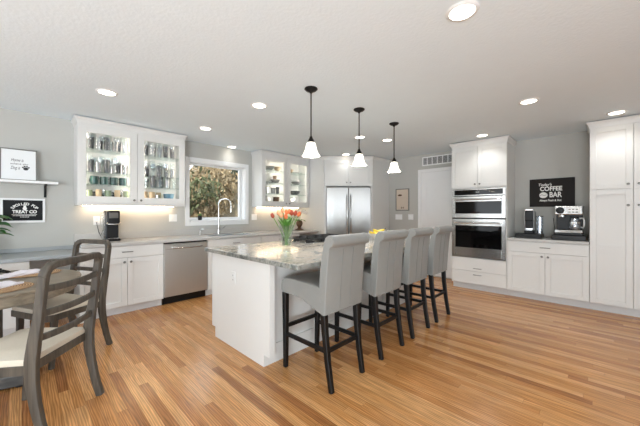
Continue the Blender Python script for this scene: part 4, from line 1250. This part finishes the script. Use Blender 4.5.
tul = [
    ('rust tulip leaning furthest towards the window, low in the bunch', R(118), .145, .365, 'bloom_c'),
    ('peach tulip leaning towards the window behind the rust one', R(150), .075, .40, 'bloom_b'),
    ('peach tulip standing highest above the vase', R(95), .05, .44, 'bloom_b'),
    ('coral tulip at the front of the bunch facing the camera', R(225), .055, .35, 'bloom_a'),
    ('peach tulip low on the camera side of the bunch', R(190), .075, .37, 'bloom_b'),
    ('coral tulip upright in the centre of the bunch', R(45), .015, .41, 'bloom_a'),
    ('rust tulip leaning towards the bar stools', R(-45), .085, .395, 'bloom_c'),
    ('coral tulip leaning furthest towards the bar stools', R(-50), .12, .385, 'bloom_a'),
    ('coral tulip at the back of the bunch towards the cooktop', R(30), .08, .42, 'bloom_a'),
    ('rust tulip between coral ones on the stool side', R(-75), .06, .40, 'bloom_c'),
    ('peach tulip at the back of the bunch towards the sink', R(85), .10, .40, 'bloom_b'),
]
for i, (lb, a, ln, hh, mt) in enumerate(tul):
    tulip(lb, a, ln * 1.0, .275 + (hh - .35) * .75, mt, random.uniform(-1.2, 1.2))

# fruit bowl with bananas
fb = tag(MB().lathe([(0, 0), (.05, 0), (.055, .008), (.10, .04), (.135, .085), (.131, .085), (.096, .044), (.05, .014), (0, .012)], n=32).build('fruit_bowl', 'wirebowl', None, True), 'white bowl of bananas on the island worktop behind the stools', 'bowl')
FBX, FBY = 3.36, 2.16
fb.location = (FBX, FBY, IZ)
def banana(label, off, rz, tilt):
    t = thing('banana', label, 'fruit', (FBX + off[0], FBY + off[1], IZ + off[2]), rz, 'bananas in the bowl')
    pts = [(.10 * math.sin(a), 0, .10 * (1 - math.cos(a))) for a in [R(-55) + R(110) * i / 10 for i in range(11)]]
    mt = Matrix.Rotation(tilt, 4, 'X')
    pts = [mt @ Vector(p_) for p_ in pts]
    MB().tube(pts, .018, 10, rfun=lambda q: .0185 * (1 - abs(2 * q - 1) ** 3.5) + .005).build('peel', 'banana', t, True)
    e_ = pts[-1]; d_ = (pts[-1] - pts[-2]).normalized()
    MB().tube([e_, e_ + d_ * .022], .0045, 7).build('stem', 'bananatip', t, True)
    return t
banana('yellow banana on top of the bunch in the bowl', (.0, .0, .105), R(-30), R(35))
banana('yellow banana lying under the top one in the bowl', (-.025, .045, .075), R(-25), R(20))
banana('yellow banana on the camera side of the bowl', (-.03, -.045, .070), R(-38), R(-15))

# ---------------------------------------------------------------- bar stools
def resample(pts, n):
    P_ = [Vector(p) for p in pts]
    L = [0]
    for a, b in zip(P_, P_[1:]): L.append(L[-1] + (b - a).length)
    out = []
    for i in range(n):
        t = L[-1] * i / (n - 1); k = 0
        while k < len(L) - 2 and L[k + 1] < t: k += 1
        q = (t - L[k]) / max(1e-9, L[k + 1] - L[k]); out.append(P_[k].lerp(P_[k + 1], min(1, q)))
    return out
def slab_strip(side_a, side_b, hw, soft, n):
    """upholstered slab between two y-z curves, its side edges rounded off"""
    A, B = resample(side_a, n), resample(side_b, n)
    m = MB(); grid = []
    for x, k in ((-hw, .72), (-hw + soft * .35, .9), (-hw + soft, 1), (0, 1), (hw - soft, 1), (hw - soft * .35, .9), (hw, .72)):
        ra, rb = [], []
        for a, b in zip(A, B):
            c_ = (a + b) / 2; k2 = 1 - (1 - k) * min(1, .022 / max(.011, (a - b).length / 2))
            pa, pb = c_ + (a - c_) * k2, c_ + (b - c_) * k2
            ra.append(m.bm.verts.new((x, pa.x, pa.y))); rb.append(m.bm.verts.new((x, pb.x, pb.y)))
        grid.append((ra, rb))
    for (a0, b0), (a1, b1) in zip(grid, grid[1:]):
        for i in range(n - 1):
            m.bm.faces.new((a0[i], a0[i + 1], a1[i + 1], a1[i])); m.bm.faces.new((b0[i + 1], b0[i], b1[i], b1[i + 1]))
        m.bm.faces.new((a0[0], a1[0], b1[0], b0[0])); m.bm.faces.new((a0[-1], b0[-1], b1[-1], a1[-1]))
    for a0, b0 in (grid[0], grid[-1]):
        for i in range(n - 1): m.bm.faces.new((a0[i], b0[i], b0[i + 1], a0[i + 1]))
    return m
def make_stool(label, loc, rz):
    """origin on the floor between the four feet; faces local +y (the island)"""
    t = thing('bar_stool', label, 'bar stool', loc, rz, 'grey bar stools along the island')
    hw = .222
    top = [(.274, .690), (.270, .728), (.250, .746), (.15, .752), (0, .750), (-.12, .742), (-.205, .735), (-.225, .72)]
    bot = [(.274, .640), (.270, .626), (.255, .622), (.12, .622), (.03, .610), (-.06, .582), (-.14, .552), (-.205, .535)]
    slab_strip(top, bot, hw - .007, .012, 14).build('seat', 'leather', t, True)
    cyy, czz, rr = -.262, 1.074, .046
    arc_ = lambda a0, a1, k: [(cyy + rr * math.cos(R(a0 + (a1 - a0) * i / k)), czz + rr * math.sin(R(a0 + (a1 - a0) * i / k))) for i in range(k + 1)]
    front = [(-.165, .752), (-.172, .85), (-.190, .97), (-.208, 1.04)] + arc_(0, 150, 7)
    rear = [(-.226, .548), (-.232, .66), (-.240, .78), (-.250, .90), (-.262, 1.0), (-.266, 1.022)] + arc_(265, 160, 6)
    front = [(-.190, .545), (-.176, .66)] + front
    bk = slab_strip(front, rear, hw, .010, 22).build('backrest', 'leather', t, True)
    m = MB()
    for x in (-.06, .06):
        m.tube([(x, -.2665, 1.015), (x, -.2515, .90), (x, -.2415, .78), (x, -.2335, .66), (x, -.2280, .57)], .0022, 6)
    m.build('stitching', 'seam', bk)
    # legs
    for sx in (-1, 1):
        lx = sx * (hw - .030)
        sweep_rect(MB(), [(lx, .248, .622), (lx - sx * .006, .252, .3), (lx - sx * .008, .256, 0)], lambda q: .046 - .012 * q, lambda q: .046 - .012 * q).build('leg', 'legblack', t)
        sweep_rect(MB(), [(lx, -.188, .56), (lx - sx * .004, -.198, .40), (lx - sx * .006, -.222, .20), (lx - sx * .008, -.256, 0)], lambda q: .046 - .012 * q, lambda q: .048 - .012 * q).build('leg', 'legblack', t)
        m = MB(); m.box(-.011, .011, -.205, .252, .262, .292, .002)
        o = m.build('stretcher', 'legblack', t); o.location = (lx - sx * .006, 0, 0)
    MB().box(-hw + .052, hw - .052, -.221, -.199, .262, .292, .002).build('stretcher', 'legblack', t)
    MB().box(-hw + .052, hw - .052, .238, .262, .325, .355, .002).build('stretcher', 'legblack', t)
    return t
SY = 1.625
for x, lb in ((1.715, 'grey leather rolled-back bar stool nearest the vase end of the island'),
              (2.365, 'grey leather rolled-back bar stool, second from the vase end of the island'),
              (2.955, 'grey leather rolled-back bar stool, third from the vase end of the island'),
              (3.555, 'grey leather rolled-back bar stool nearest the wall ovens')):
    make_stool(lb, (x, SY, 0), 0)

# ---------------------------------------------------------------- lamps
def lamp(kind, name, parent, loc, watts, **kw):
    d_ = bpy.data.lights.new(name, kind); d_.energy = watts
    for k_, v_ in kw.items(): setattr(d_, k_, v_)
    o = bpy.data.objects.new(name, d_); COL.objects.link(o); o.parent = parent; o.location = loc
    return o
DL = [(.585, 3.494, 'beside the pod-machine cabinet, above the dining table side'), (1.80, 3.99, 'in front of the kitchen window, nearer the dishwasher'), (1.83, 2.71, 'above the vase end of the island'),
      (3.70, 2.71, 'above the oven end of the island'), (4.16, 2.50, 'beside the third pendant, towards the panel door'), (4.60, 3.72, 'in front of the refrigerator cabinet'),
      (1.81, .585, 'nearest the top edge of the picture, above the open floor'), (3.76, .545, 'above the floor in front of the coffee bar'), (4.91, -.14, 'just in front of the pantry cabinet crown'),
      (4.92, 1.30, 'just in front of the oven cabinet crown'), (2.64, 4.78, 'between the window and the ceiling')]
for x, y, where in DL:
    t = thing('ceiling_light', 'round recessed ceiling light ' + where, 'ceiling light', (x, y, H), 0, 'recessed ceiling lights')
    MB().lathe([(.068, -.003), (.070, -.010), (.088, -.006), (.092, -.001), (.068, -.001)], n=32, close=True).build('trim_ring', 'trim', t, True)
    MB().lathe([(0, -.0075), (.062, -.0065), (.068, -.003), (.068, -.0012), (0, -.0012)], n=32).build('diffuser', 'lamp', t, True)
    lamp('SPOT', 'bulb', t, (0, 0, -.02), DOWN_W * (.25 if 'refrigerator' in where or 'between the window' in where else .85 if 'crown' in where else 1), spot_size=R(130), spot_blend=.8, shadow_soft_size=.06, color=(.97, .97, .97))
def pendant(label, x, y):
    t = thing('pendant_light', label, 'pendant light', (x, y, H), 0, 'pendant lights over the island')
    MB().lathe([(0, -.001), (.062, -.001), (.064, -.008), (.05, -.022), (.018, -.034), (.008, -.05), (0, -.05)], n=28).build('canopy', 'blackmetal', t, True)
    MB().cyl((0, 0), .0065, -.475, -.045, 10).build('rod', 'blackmetal', t, True)
    MB().lathe([(0, -.455), (.012, -.46), (.016, -.475), (.030, -.50), (.036, -.52), (0, -.52)], n=24).build('socket_cap', 'blackmetal', t, True)
    MB().lathe([(.032, -.515), (.045, -.535), (.052, -.57), (.060, -.60), (.078, -.635), (.088, -.648), (.085, -.648), (.056, -.60), (.048, -.57), (.040, -.535), (.028, -.517)], n=32, close=True).build('shade', 'shade', t, True)
    lamp('POINT', 'bulb', t, (0, 0, -.60), PEND_W, shadow_soft_size=.03, color=(.97, .97, .97))
pendant('black-rod pendant light with white bell shade, above the tulip vase end', 1.93, 1.99)
pendant('black-rod pendant light with white bell shade, middle of the three', 2.70, 1.99)
pendant('black-rod pendant light with white bell shade, closest to the ovens', 3.45, 1.97)

# ---------------------------------------------------------------- outside the window
g = MB()
N = 24
def gz(x, y): return -0.3 + (.30 + .32 * min(1, max(0, (x / y - .38) / .08))) * max(0, min(y, 15) - 6.2) + .15 * math.sin(x * .7) * math.sin(y * .5)
vs = [[g.bm.verts.new((-14 + i * 1.6, 5.3 + j * 1.4, gz(-14 + i * 1.6, 5.3 + j * 1.4))) for i in range(N + 1)] for j in range(N + 1)]
for j in range(N):
    for i in range(N): g.bm.faces.new((vs[j][i], vs[j][i + 1], vs[j + 1][i + 1], vs[j + 1][i]))
o = struct(g, 'terrain', 'grass', None, True)
random.seed(21)
def tree(label, x, y, hgt, spread, mats, nleaf, z0=None, name='tree'):
    z0 = gz(x, y) - .05 if z0 is None else z0
    t = thing(name, label, 'tree' if name == 'tree' else 'shrub', (x, y, z0), 0, 'trees and shrubs outside the window')
    m = MB(); tips = []
    def branch(p, d, L, r, lev):
        pts = [p]; q = Vector(p); dd = Vector(d)
        for i in range(4):
            dd = (dd + Vector((random.uniform(-.25, .25), random.uniform(-.25, .25), random.uniform(-.05, .2)))).normalized()
            q = q + dd * (L / 4); pts.append(q.copy())
        m.tube(pts, r, 6, rfun=lambda s_: r * (1 - .5 * s_))
        tips.extend(pts[2:])
        if lev > 0:
            for i in range(4):
                b0 = pts[1 + i % 4]
                a = random.uniform(0, 2 * PI)
                nd = (dd * .5 + Vector((math.cos(a), math.sin(a), random.uniform(-.1, .6)))).normalized()
                branch(b0, nd, L * random.uniform(.5, .75), r * .5, lev - 1)
    branch(Vector((0, 0, 0)), Vector((0, 0, 1)), hgt, .035 * hgt / 2.5, 3)
    m.build('trunk', 'bark', t, True)
    f_ = MB()
    for i in range(nleaf):
        c_ = random.choice(tips) + Vector((random.gauss(0, spread), random.gauss(0, spread), random.gauss(0, spread)))
        if c_.z < .1: continue
        s_ = random.uniform(.04, .10)
        q = Euler((random.uniform(0, 6), random.uniform(0, 6), random.uniform(0, 6))).to_matrix()
        vv = [f_.bm.verts.new(c_ + q @ Vector(p_)) for p_ in ((-s_, 0, 0), (0, -s_ * .45, 0), (s_, 0, 0), (0, s_ * .45, .01))]
        f_.bm.faces.new(vv)
    f_.build('crown', mats, t)
TR = [('olive leafy tree seen through the window pane, nearest the window', 2.7, 7.6, 1.15, .15, 'foliage_a', 3400),
      ('tan twiggy tree seen through the window, towards the faucet', 3.8, 8.0, 1.2, .16, 'foliage_b', 2800),
      ('dark evergreen tree seen through the window behind the faucet', 4.6, 8.9, 1.35, .18, 'foliage_c', 4200),
      ('olive tree behind the tan twiggy one outside the window', 3.6, 9.6, 1.15, .18, 'foliage_a', 3600),
      ('sparse tan tree with bare branches near the window edge', 3.2, 8.8, 1.1, .14, 'foliage_b', 1500),
      ('dark green tree furthest up the slope outside', 5.2, 10.8, 1.4, .22, 'foliage_c', 4200),
      ('pale brown shrub low behind the sill outside', 4.3, 11.4, .9, .22, 'foliage_b', 3400)]
for a in TR: tree(*a)
